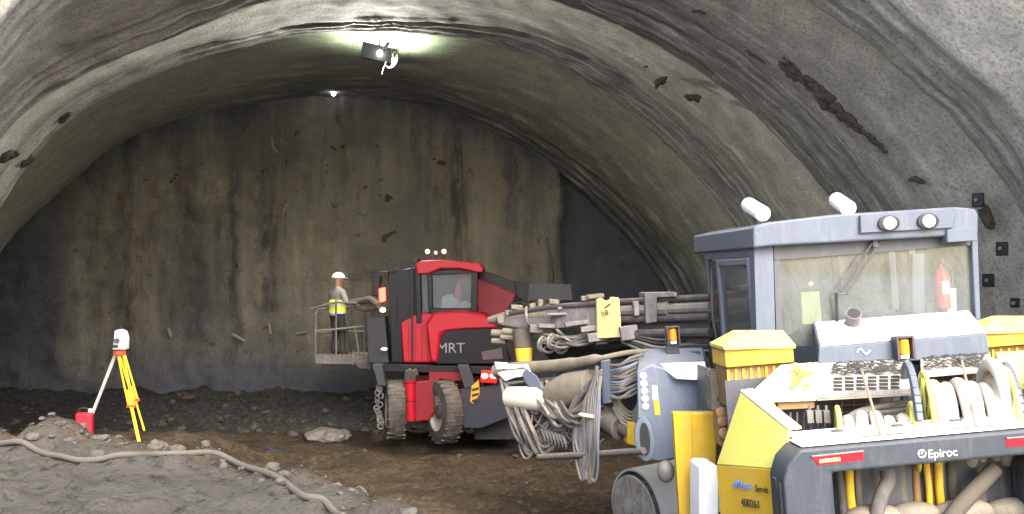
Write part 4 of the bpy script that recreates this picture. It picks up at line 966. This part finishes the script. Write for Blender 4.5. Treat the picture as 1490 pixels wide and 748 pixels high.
# --- cab
CV = 1.95
cabr = MB()
ul = L(1097, 400, CV).x; ur = L(1423, 400, CV).x; wt = L(1110, 360, CV).z; wtr = L(1420, 345, CV).z; wb = 1.72; CD = 1.75
roofp = [L(x, y, 1.84) for x, y in ((1096, 329), (1120, 323), (1214, 312), (1390, 301), (1420, 304), (1424, 312), (1424, 341), (1130, 357.5), (1096, 361))]
roof = MB().prism(roofp, (0, 2.35, 0)).build('cab_roof', M['greyclean'], rig, .025, 3)
MB().prism([L(x, y, 1.80) for x, y in ((1252, 313), (1389, 304), (1389, 331), (1252, 339))], (0, .03, 0)).build('lamp_panel', M['greyclean'], roof, .008)
MB().prism([L(x, y, 1.81) for x, y in ((1378, 334), (1422, 331), (1424, 350), (1378, 353))], (0, .12, 0)).build('roof_bracket', M['greyclean'], roof, .01)
for px, py in ((1293, 325), (1350, 322)):
    c = L(px, py, 1.79)
    o = MB().lathe(c, (0, -1, 0), [(-.01, .10), (.015, .098), (.02, .08)], 28).build('lamp_bezel', M['black'], roof)
    for v_ in o.data.vertices: v_.co.z = c.z + (v_.co.z - c.z) * .72
    MB().lathe(c + Vector((0, -.02, 0)), (0, -1, 0), [(0, .058), (.02, .054), (.035, .03), (.04, .005)], 24).build('work_lamp', M['lamp'], roof)
for (a, b, r_) in (((1089, 298), (1110, 311), .072), ((1217, 291), (1234, 303), .074)):
    pa, pb = L(*a, 2.5), L(*b, 2.05); d = (pb - pa)
    o = MB().lathe(pa, d, [(-.02, r_ * .4), (-.01, r_ * .8), (.0, r_ * .97), (.03, r_), (d.length, r_), (d.length + .01, r_ * .96)], 28).build('roof_lamp', M['white'], roof)
    dd = d.normalized(); MB().lathe(pb + dd * .011, dd, [(0, r_ * .85), (.012, r_ * .75), (.015, .01)], 24).build('lamp_glass', M['lamp'], o)
    m0 = pa.lerp(pb, .5); MB().cyl(m0 - Vector((0, 0, r_ + .12)), m0 - Vector((0, 0, r_ * .8)), .02, n=8).build('lamp_bracket', M['darksteel'], o)
cab_ = MB().prism([L(1097, 358, CV), L(1125, 357, CV), L(1129, 500, CV), L(1101, 500, CV)], (0, .14, 0)).build('cab_frame', M['greyclean'], rig, .012)
MB().prism([L(1414, 345, CV), L(1423, 344, CV), L(1428, 480, CV), L(1420, 480, CV)], (0, .14, 0)).build('pillar', M['greyclean'], cab_, .01)
MB().prism([L(1125.5, 357, CV + .02), L(1414, 341, CV + .02), L(1414, 357, CV + .02), L(1126, 379, CV + .02)], (0, .05, 0)).prism([L(1126, 379.3, CV + .02), L(1136, 379, CV + .02), L(1140, 500, CV + .02), L(1130, 500, CV + .02)], (0, .05, 0)).build('window_seal', M['darkgrey'], cab_, .004)
MB().prism([L(1130, 372, CV + .05), L(1416, 352, CV + .05), L(1420, 490, CV + .05), L(1136, 505, CV + .05)], (0, .012, 0)).build('rear_window', M['glass'], cab_)
# left side of the cab: sill, far pillar, door with its window
lx = L(1100, 400, CV).x
def lbox(v0, v1, w0, w1, m, name, par=cab_, t=.06, dx=0, bev=.008): return MB().box((lx + dx + t / 2, (v0 + v1) / 2, (w0 + w1) / 2), (t, v1 - v0, w1 - w0)).build(name, M[m], par, bev)
z_t = L(1097, 358, CV).z - .01; vfar = RF.on(1031, 450, lx, 0).y
lbox(vfar - .10, vfar, 1.5, z_t, 'greyclean', 'pillar'); lbox(CV + .15, vfar - .105, 1.5, 2.12, 'greyclean', 'door_panel')
lbox(CV + .15, vfar - .105, z_t - .09, z_t, 'greyclean', 'header')
v1_ = RF.on(1052, 450, lx, 0).y; v0_ = CV + .17
door = lbox(v1_, v1_ + .08, 2.125, z_t - .095, 'bluegrey', 'cab_door', dx=-.02)
lbox(v0_, v0_ + .06, 2.125, z_t - .095, 'bluegrey', 'door_post', door, dx=-.02); lbox(v0_ + .065, v1_ - .005, z_t - .16, z_t - .097, 'bluegrey', 'door_rail', door, dx=-.02)
MB().box((lx + .012, (v0_ + v1_) / 2 + .03, (2.12 + z_t - .16) / 2), (.01, v1_ - v0_ - .04, z_t - .16 - 2.12)).build('door_window', M['glass'], door)
MB().box((lx + .012, (v1_ + vfar) / 2, (2.13 + z_t - .1) / 2), (.01, vfar - v1_ - .2, z_t - .1 - 2.13)).build('side_window', M['glass'], cab_)
MB().tube(bezier([(lx - .05, v1_ + .16, 2.2), (lx - .07, v1_ + .16, 2.5), (lx - .05, v1_ + .16, 2.95)], 5), .014, 8).build('grab_rail', M['darksteel'], cab_)
# right and front of the cab
MB().box((ur - .03, CV + .15 + (vfar - CV) / 2, 1.9), (.06, vfar - CV - .2, .9)).build('right_panel', M['greyclean'], cab_)
MB().box((ur - .03, vfar - .05, 2.3), (.08, .1, 1.7)).build('pillar', M['greyclean'], cab_, .01)
MB().box(((lx + ur) / 2, vfar - .05, 1.8), (ur - lx - .2, .08, .75)).build('front_panel', M['greyclean'], cab_)
MB().box(((lx + ur) / 2, (CV + vfar) / 2, 1.46), (ur - lx, vfar - CV, .08)).build('cab_floor', M['darkgrey'], cab_)
mb = MB()
for k, px in enumerate((1218, 1300, 1330)): q = L(px, 420, vfar - .1); mb.box((q.x, vfar - .1, 2.6), (.07, .06, 1.0))
mb.build('front_window_bar', M['greyclean'], cab_)
MB().prism([L(1328, 370, 3.0), L(1345, 369, 3.0), L(1345, 470, 3.0), L(1328, 470, 3.0)], (0, .05, 0)).build('inner_post', M['bluegrey'], cab_)
q = L(1370, 415, 2.5)
fe = MB().lathe(q + Vector((0, 0, -.24)), (0, 0, 1), [(0, .06), (.02, .075), (.32, .075), (.38, .05), (.40, .025), (.44, .022)], 20).build('fire_extinguisher', M['extinguisher'], cab_)
MB().box(q + Vector((0, -.02, .23)), (.03, .08, .04)).tube(bezier([q + Vector((.02, 0, .22)), q + Vector((.09, -.02, .15)), q + Vector((.09, -.03, 0))], 5), .012, 6).build('nozzle', M['black'], fe)
MB().box(q + Vector((.0, -.079, -.02)), (.07, .006, .12)).build('paper_label', M['whiteink'], fe)
MB().prism([L(1166, 425, 2.4), L(1192, 424, 2.4), L(1196, 470, 2.4), L(1168, 472, 2.4)], (0, .012, 0)).build('notice_card', M['tagy'], cab_)
MB().ball(L(1180, 413, 2.4), .02, 10, 8).build('dome_lamp', M['bulbdim'], cab_)
MB().box((L(1290, 470, 2.7).x, 2.75, 2.05), (.5, .14, .75)).build('driver_seat', M['black'], cab_, .05, 3)
MB().prism([L(1350, 440, 2.6), L(1357, 440, 2.6), L(1358, 475, 2.6), L(1351, 475, 2.6)], (0, .02, 0)).prism([L(1379, 420, 2.6), L(1391, 420, 2.6), L(1392, 475, 2.6), L(1380, 475, 2.6)], (0, .02, 0)).build('paper', M['whiteink'], cab_)
# wiper: two parallel arms hung from a bracket
wv = CV - .03
wp = MB().tube([L(1274, 347, wv), L(1218, 429, wv)], .010, 8).tube([L(1282, 350, wv), L(1231, 428, wv)], .010, 8).tube(bezier([L(1275, 348, wv), L(1290, 346, wv), L(1308, 347, wv)], 5), .012, 8).build('wiper', M['darksteel'], cab_)
MB().box(L(1273, 353, wv), (.05, .03, .09)).build('wiper_motor', M['darksteel'], wp, .006)
MB().tube([L(1217, 426, wv), L(1218, 468, wv + .03)], .014, 6).build('wiper_blade', M['black'], wp)
MB().tube([L(1217, 429, wv), L(1234, 427, wv)], .009, 6).build('wiper_link', M['darksteel'], wp)

# --- grey side module in front of the cab, lamps down its edge
SV = 3.1
mod = MB().hull([L(x, y, SV) for x, y in ((927, 540), (929, 668), (960, 672), (983, 660), (984, 548), (948, 530))] + [L(x, y, SV + .0) for x, y in ((1028, 552), (1030, 660))] + [L(x, y, SV + .55) for x, y in ((930, 518), (948, 507), (1022, 505), (1028, 515), (1028, 640), (945, 650))]).build('side_module', M['modgrey'], rig, .02, 3)
mb = MB()
MB().prism([L(955, 529, SV + .06), L(1026, 526, SV + .07), L(1031, 554, SV - .12), L(985, 551, SV - .11)], (0, .10, -.02)).build('module_cover', M['guard'], mod, .008)
tp = MB().prism([L(x, y, SV + .40) for x, y in ((934, 528), (948, 513), (1018, 511), (1027, 526), (1026, 534), (936, 536))], (0, .05, 0)).build('top_plate', M['grey'], mod, .006)
mb = MB()
for px in (953, 980, 1007): mb.lathe(L(px, 518, SV + .395), (0, -1, 0), [(0, .022), (.012, .02), (.015, .008)], 14)
mb.build('bolt', M['whiteink'], tp)
for k in range(5):
    c = L(936 + .8 * k, 547 + 11 * k, SV - .004)
    MB().lathe(c, (0, -1, 0), [(0, .034), (.012, .034), (.014, .028), (.022, .024), (.026, .008)], 18).build('edge_lamp', M['lamp'], mod)
MB().prism([L(x, y, SV - .006) for x, y in ((949, 561), (956, 561), (958, 582), (950, 582))], (0, .005, 0)).build('white_sticker', M['whiteink'], mod)
MB().prism([L(x, y, SV - .006) for x, y in ((951, 583), (959, 583), (961, 604), (953, 604))], (0, .005, 0)).build('yellow_sticker', M['yellow'], mod)
cyl_ = L(938, 638, SV - .02); o = MB().lathe(cyl_ + Vector((.0, .0, 0)), (-.25, -1, 0), [(-.05, .16), (.03, .155), (.04, .12)], 28)
o = o.build('guide_ring', M['modgrey'], mod); 
for v_ in o.data.vertices: v_.co.x = cyl_.x + (v_.co.x - cyl_.x) * .62; v_.co.z = cyl_.z + (v_.co.z - cyl_.z) * 1.45
o2 = MB().lathe(cyl_, (-.25, -1, 0), [(.041, .10), (.045, .10)], 24).build('ring_hole', M['ink'], o)
for v_ in o2.data.vertices: v_.co.x = cyl_.x + (v_.co.x - cyl_.x) * .5; v_.co.z = cyl_.z + (v_.co.z - cyl_.z) * 1.7
b_ = beacon(979, 488, 19, 27, SV + .3, rig); MB().prism([L(971, 500, SV + .33), L(987, 500, SV + .33), L(989, 514, SV + .33), L(970, 514, SV + .33)], (0, .05, 0)).build('beacon_post', M['grey'], b_)
MB().tube([L(784, 665, 4.6), L(860, 661, 3.9), L(937, 656, SV - .08)], [.035, .036, .036], 12).build('dust_pipe', M['dusthose'], rig)
# yellow step panel
st_ = rslab('step_panel', [(980, 600), (1043, 600), (1042, 677), (1019, 679), (1019, 790), (992, 790)], 2.35, .12, 'yellow', bev=.02, seg=3)
MB().prism([L(x, y, 2.34) for x, y in ((998, 608), (1004, 608), (1004, 625), (998, 625))], (0, .008, 0)).build('slot', M['ink'], st_)
MB().prism([L(x, y, 2.34) for x, y in ((980, 600), (1006, 600.5), (1012, 790), (992, 790))], (-.004, -.004, 0)).build('step_edge', M['yellow'], st_, .0)
rslab('white_tank', [(1018, 677), (1046, 677), (1046, 800), (1018, 800)], 1.75, .4, 'white', bev=.03)
# brown valves and brackets between module and panel
mb = MB()
for (x, y, w, h) in ((1040, 560, .12, .2), (1056, 552, .12, .16), (1048, 588, .2, .08), (1036, 578, .05, .12)): mb.box(L(x, y, 2.0), (w, .2, h))
for (x, y) in ((1038, 545), (1050, 543)): mb.torus(L(x, y, 1.95), (0, 1, 0), .045, .012, 18, 6)
mb.build('valve_block', M['paledust'], rig, .008)
mb = MB()
for (x, y) in ((1051, 612), (1053, 630), (1049, 600)): mb.lathe(L(x, y, 1.7), (0, -1, 0), [(0, .05), (.03, .05), (.035, .03)], 14)
mb.box(L(1052, 620, 1.85), (.12, .2, .32)); mb.build('bracket', M['rust'], rig, .006)
MB().prism([L(x, y, 2.5) for x, y in ((1028, 535), (1045, 540), (1046, 600), (1030, 600))], (0, .4, 0)).build('frame_plate', M['darkgrey'], rig, .01)
# chassis, wheels
MB().box((UC + .15, 2.6, .95), (1.5, 4.2, .9)).build('chassis', M['darkgrey'], rig, .03)
wc = RF.on(926, 742, -1.14, 0)
wax = Vector((.90, .435, 0)); wcc = Vector((wc.x + .16, wc.y, wc.z)); fwh = wheel(wcc, wax, .47, .44, rig, 'front_wheel', M['mudtyre'], 'mudtyre'); MB().lathe(wcc - wax * .23, -wax, [(0, .475), (.02, .47), (.035, .43), (.03, .2), (.05, .16), (.055, .03)], 40).build('wheel_cover', M['wheelmud'], fwh)
wheel((2 * UC + 1.2, wc.y, wc.z), (-1, 0, 0), .47, .44, rig, 'front_wheel')
wheel((-.72, .9, .47), (1, 0, 0), .47, .40, rig, 'rear_wheel'); wheel((2 * UC + .9, .9, .47), (-1, 0, 0), .47, .40, rig, 'rear_wheel')
wfd = Vector((-.435, .90, 0)); mb = MB()
def mg(a, r, t): return wcc + wax * t + (wfd * math.cos(a) + Vector((0, 0, 1)) * math.sin(a)) * r
aa = np.linspace(-.1, math.pi + .25, 30)
for a, b in zip(aa, aa[1:]): mb.hull([mg(a, .52, -.20), mg(b, .52, -.20), mg(a, .55, -.20), mg(b, .55, -.20), mg(a, .52, .75), mg(b, .52, .75), mg(a, .55, .75), mg(b, .55, .75)])
bmesh.ops.remove_doubles(mb.bm, verts=mb.bm.verts[:], dist=.0005)
mb.build('mudguard', M['guard'], rig, angle=50)
MB().ball(L(969, 686, 2.6), (.085, .07, .11), 16, 12).build('air_filter', M['steel'], rig)

# ------------------------------------------------------------------ booms of the rig
def yf(px): return 11.0 + (1030 - px) / 318 * 2.4
def U(px, py, d=0): return B(px, py, yf(px) + d)
feed = MB().hull([U(726, 462), U(760, 452), U(870, 441), U(872, 474), U(770, 480), U(722, 472)] + [U(726, 462, .25), U(760, 452, .25), U(870, 441, .25), U(872, 474, .25), U(770, 480, .25), U(722, 472, .25)]).build('feed_beam', M['mauvesteel'], rig, .015)
def ftube(pts, r, m, name, n=10): return MB().tube([U(*p) for p in pts], r, n).build(name, M[m], feed)
ftube([(1034, 432), (900, 439), (800, 447), (742, 456)], .035, 'darksteel', 'guide_rail')
ftube([(1034, 461), (940, 464), (880, 466)], .045, 'darksteel', 'guide_rail'); ftube([(1034, 447), (960, 450), (880, 453)], .06, 'steel', 'feed_cylinder'); ftube([(975, 449), (955, 450)], .085, 'steel', 'cylinder_gland')
ftube([(1034, 484), (900, 486), (860, 485)], .05, 'darksteel', 'guide_rail')
MB().hull([U(866, 470, .1), U(1034, 468, .1), U(1034, 500, .1), U(880, 494, .1)] + [U(866, 470, .4), U(1034, 468, .4), U(1034, 500, .4), U(880, 494, .4)]).build('boom_extension', M['darksteel'], feed, .01)
MB().prism([U(x, y, -.12) for x, y in ((938, 426), (985, 425), (985, 432), (956, 433), (956, 469), (940, 471))], (0, .35, 0)).build('clamp_plate', M['mauvesteel'], feed, .01)
MB().prism([U(x, y, -.14) for x, y in ((868, 436), (876, 433), (880, 438), (886, 438), (890, 432), (901, 433), (905, 491), (869, 493))], (0, .10, 0)).build('yellow_plate', M['cream'], feed, .01)
lt = lettering('chalk_marks', 'bBY', .085, U(883, 455, -.16), (1, 0, .02), (0, 0, 1), M['ink'], feed, .002)
MB().tube([U(880, 448, -.15), U(888, 442, -.15)], .006, 6).build('chalk_stroke', M['ink'], feed)
MB().cyl(U(712, 466, .1), U(742, 461, .1), .045, .085, 16).cyl(U(742, 461, .1), U(800, 458, .08), .085, .09, 16).build('drill_bit', M['paledust'], feed, .006)
MB().torus(U(768, 461, -.04), (.95, -.2, .05), .115, .02, 24, 8).build('centralizer', M['steel'], feed)
mb = MB()
for (x, y, w, h) in ((742, 455, .12, .07), (752, 447, .15, .06), (775, 446, .08, .08), (786, 441, .06, .09), (806, 439, .12, .06), (855, 434, .16, .06), (866, 431, .2, .05), (820, 447, .16, .04), (730, 464, .12, .1)):
    MB().box(U(x, y, .05), (w, .15, h), Matrix.Rotation(random.uniform(-.2, .2), 3, 'Y')).build('beam_fitting', M['paledust'], feed, .01)
mb = MB()
for (x, y, w, h) in ((795, 474, .2, .05), (840, 470, .3, .05), (810, 457, .25, .03), (860, 478, .25, .06), (780, 478, .16, .1), (925, 449, .06, .16), (870, 490, .25, .1), (915, 484, .2, .16)):
    MB().box(U(x, y, -.08), (w, .12, h), Matrix.Rotation(random.uniform(-.12, .12), 3, 'Y')).build('beam_bracket', M['mauvesteel'], feed, .008)
mb = MB()
for (x, y) in ((722, 484), (722, 496), (735, 490), (738, 482)): mb.cyl(U(x - 6, y, 0), U(x + 14, y + 1, .1), .035 + .015 * random.random(), n=10)
mb.build('steel_grips', M['paledust'], feed)
MB().cyl(U(760, 478, .05), U(762, 506, .05), .125, .12, 20).build('rotation_unit', M['hoseground'], feed, .01)
MB().cyl(U(762, 506, .05), U(763, 526, .05), .115, .10, 20).build('yellow_base', M['yellow'], feed, .01)
for k in range(7):
    x0 = 785 + random.uniform(-4, 30); x1 = 850 + random.uniform(0, 40)
    MB().tube(bezier([U(x0, 480 + 3 * k, -.02), U((x0 + x1) / 2 - 10, 500 + random.uniform(-10, 8), -.05 - .02 * k), U(x1 - 15, 486 + 2.5 * k, 0), U(x1 + 10, 480 + 2 * k, .1)], 6), .018, 8).build('hydraulic_hose', M['dusthose'] if k % 2 else M['steel'], feed)
for k in range(6):
    MB().tube(bezier([U(905, 482 + 3 * k, 0), U(930, 483 + 5 * k, -.05), U(960, 488 + 6 * k, 0), U(1000, 486 + 5 * k, .1), U(1032, 490 + 4 * k, .2)], 6), .02, 8).build('hydraulic_hose', M['steel'] if k % 2 else M['black'], feed)
mb = MB()
for k in range(5): mb.torus(U(790 + 7 * k, 500 + 4 * math.sin(k * 2), -.02), (random.uniform(-1, 1), 1, random.uniform(-.5, .5)), .09, .018, 20, 6)
mb.build('hose_coil', M['steel'], feed)
MB().cyl(U(800, 500, .4), U(900, 505, .4), .06, n=12).cyl(U(870, 505, .35), U(1000, 492, .35), .05, n=12).build('lift_cylinder', M['black'], feed)
MB().hull([U(x, y, .5) for x, y in ((780, 500), (1030, 494), (1030, 520), (800, 524))] + [U(x, y, .8) for x, y in ((780, 500), (1030, 494), (1030, 520), (800, 524))]).build('boom_housing', M['blackpaint'], feed, .02)

# lower boom with its mass of hoses
def yl(px): return 10.6 + (960 - px) / 240 * 2.2
def W(px, py, d=0): return B(px, py, yl(px) + d)
boom = MB().tube(bezier([W(722, 540, .0), W(760, 536), W(820, 531), (W(875, 521)), W(915, 513, .3), W(955, 511, .6)], 6), [.085] * 8 + [.075] * 6 + [.06] * 4 + [.03] * 13, 14).build('boom', M['paledust'], rig)
MB().prism([W(x, y, -.12) for x, y in ((720, 529), (745, 531), (768, 530), (775, 546), (752, 549), (735, 555), (724, 544))], (0, .3, 0)).build('boom_head', M['white'], boom, .015)
MB().prism([W(x, y, -.18) for x, y in ((766, 536), (782, 548), (790, 566), (780, 572), (764, 556), (760, 545))], (0, .10, 0)).build('boom_clamp', M['bluegrey'], boom, .01)
MB().tube([W(742, 578, -.1), W(785, 580, -.1), W(800, 583, -.05)], [.13, .15, .12], 18).build('rotary_actuator', M['hose'], boom, .012)
MB().tube([W(806, 575, .0), W(830, 568, .02), W(862, 560, .05)], [.17, .21, .18], 20).build('slew_cylinder', M['paledust'], boom)
MB().tube([W(868, 604, .05), W(905, 622, .05)], [.13, .15], 18).build('lift_cylinder', M['dusthose'], boom, .01)
MB().tube([W(905, 620, .05), W(932, 632, .15)], [.09, .11], 16).build('cylinder_rod', M['hoseground'], boom)
MB().prism([W(x, y, -.06) for x, y in ((914, 614), (926, 616), (928, 650), (912, 646))], (0, .25, 0)).build('yellow_knuckle', M['yellow'], boom, .01)
MB().prism([W(x, y, -.22) for x, y in ((875, 526), (888, 523), (890, 586), (877, 588))], (0, .06, 0)).build('hose_guide', M['bluegrey'], boom, .006)
MB().prism([W(x, y, .25) for x, y in ((735, 560), (870, 545), (940, 540), (935, 625), (860, 600), (800, 625), (760, 650), (745, 620))], (0, .3, 0)).build('boom_bracket', M['darksteel'], boom, .02)
MB().prism([W(x, y, -.02) for x, y in ((770, 588), (796, 590), (788, 616), (772, 612))], (0, .2, 0)).build('link_plate', M['paledust'], boom, .01)
MB().ball(W(775, 650, .02), (.13, .13, .12), 16, 10).cyl(W(752, 625, .05), W(790, 655, .0), .09, n=14).build('pivot_block', M['paledust'], boom)
mb = MB()
for k in range(7): mb.torus(W(790 + 5 * k, 635 + 1.5 * k, -.1), (1, .2, .2), .085, .02, 18, 6)
mb.build('spiral_sleeve', M['dusthose'], boom)
rnd = random.Random(21)
def hz_(pts, r, m): MB().tube(bezier([W(*p) for p in pts], 7), r, 8).build('hydraulic_hose', M[m], boom)
HM = ['dusthose', 'steel', 'paledust', 'dusthose', 'darksteel']
# down the left edge and looped under
for k in range(13):
    j = rnd.uniform; x = 730 + k * 2.2
    hz_([(728 + k, 550 + k, -.05), (738 + k * 1.8 + j(-3, 3), 590 + j(-5, 5), -.12 - j(0, .1)), (752 + k * 2 + j(-4, 4), 628 + j(-8, 10), -.15 - j(0, .15)), (768 + k * 2, 655 + j(-14, 8), -.1), (785 + k * 3, 640 + j(-20, 8), -.08), (800 + k * 4, 605 + j(-8, 8), -.05)], j(.016, .026), HM[k % 5])
# loops between the actuator and the guide
for k in range(14):
    j = rnd.uniform
    hz_([(765 + k * 3, 560 + j(-6, 6), -.1), (790 + k * 3, 600 + j(-10, 12), -.2 - j(0, .12)), (815 + k * 3, 612 + j(-14, 10), -.2), (840 + k * 2, 585 + j(-10, 10), -.18), (866 + k, 548 + j(-8, 8), -.12)], j(.016, .028), HM[(k + 1) % 5])
# bundle that drops from the guide and hangs in long loops
for k in range(11):
    j = rnd.uniform; x = 850 + k * 2.1
    hz_([(874 + j(-8, 2), 540 + j(-8, 8), -.24), (x + j(-2, 2), 585, -.3), (x - 1, 640, -.3 - .01 * k), (x + j(-6, 2), 680 + j(-14, 16), -.3), (x - 8 + j(-4, 4), 690 + j(-14, 14), -.28), (x - 15, 640 + j(-10, 10), -.22), (x - 8, 590, -.15)], j(.014, .022), ['paledust', 'steel', 'bluegrey', 'dusthose'][k % 4])
MB().torus(W(858, 605, -.3), (.2, .1, 1), .11, .022, 24, 8).build('hose_strap', M['hose'], boom)
for k in range(26):
    j = rnd.uniform; x = j(738, 850); y = j(560, 630)
    hz_([(x, y, -.06), (x + j(-12, 12), y + j(12, 30), -.12), (x + j(8, 26), y + j(18, 42), -.14), (x + j(24, 42), y + j(-10, 20), -.06)], j(.009, .015), ['black', 'dusthose', 'steel', 'darksteel'][k % 4])
# fan from the guide to the side module
for k in range(13):
    j = rnd.uniform
    hz_([(889, 532 + k * 4, -.2), (903, 530 + k * 4.2 + j(-4, 4), -.22), (918, 522 + k * 4.4 + j(-3, 3), -.1), (936, 516 + k * 4.0, .1)], j(.014, .022), ['dusthose', 'dusthose', 'bluegrey', 'steel'][k % 4])
for k in range(5):
    j = rnd.uniform
    hz_([(892, 560 + 8 * k, -.1), (905, 590 + 6 * k, -.05), (920, 600 + 5 * k, .05), (930, 585 + 6 * k, .1)], .016, 'paledust')

# dark socket boxes on the wall beside the cab
def socket(px, py, lab, w=.13, hgt=.17):
    Y = on_lining(px, py); c = P(px, py, Y - .12); fr_ = Frame(c, -35); o = fr_.root('bolt_plate', lab, 'bolt plate', 'dark bolt plates on the wall beside the cab')
    MB().box((0, .05, 0), (w, .1, hgt)).build('plate', M['blackpaint'], o, .008)
    MB().cyl((-.01, .0, .0), (-.01, -.05, .0), .028, .02, 8).build('bolt_head', M['steel'], o)
socket(1422, 291, 'dark bolt plate on the wall, highest, just off the cab roof corner'); socket(1457, 362, 'dark bolt plate on the wall, furthest out to the right of the cab window'); socket(1437, 408, 'dark bolt plate on the wall beside the red extinguisher end of the cab'); socket(1476, 441, 'dark bolt plate on the wall, lowest, just above the right yellow box', .10, .12)
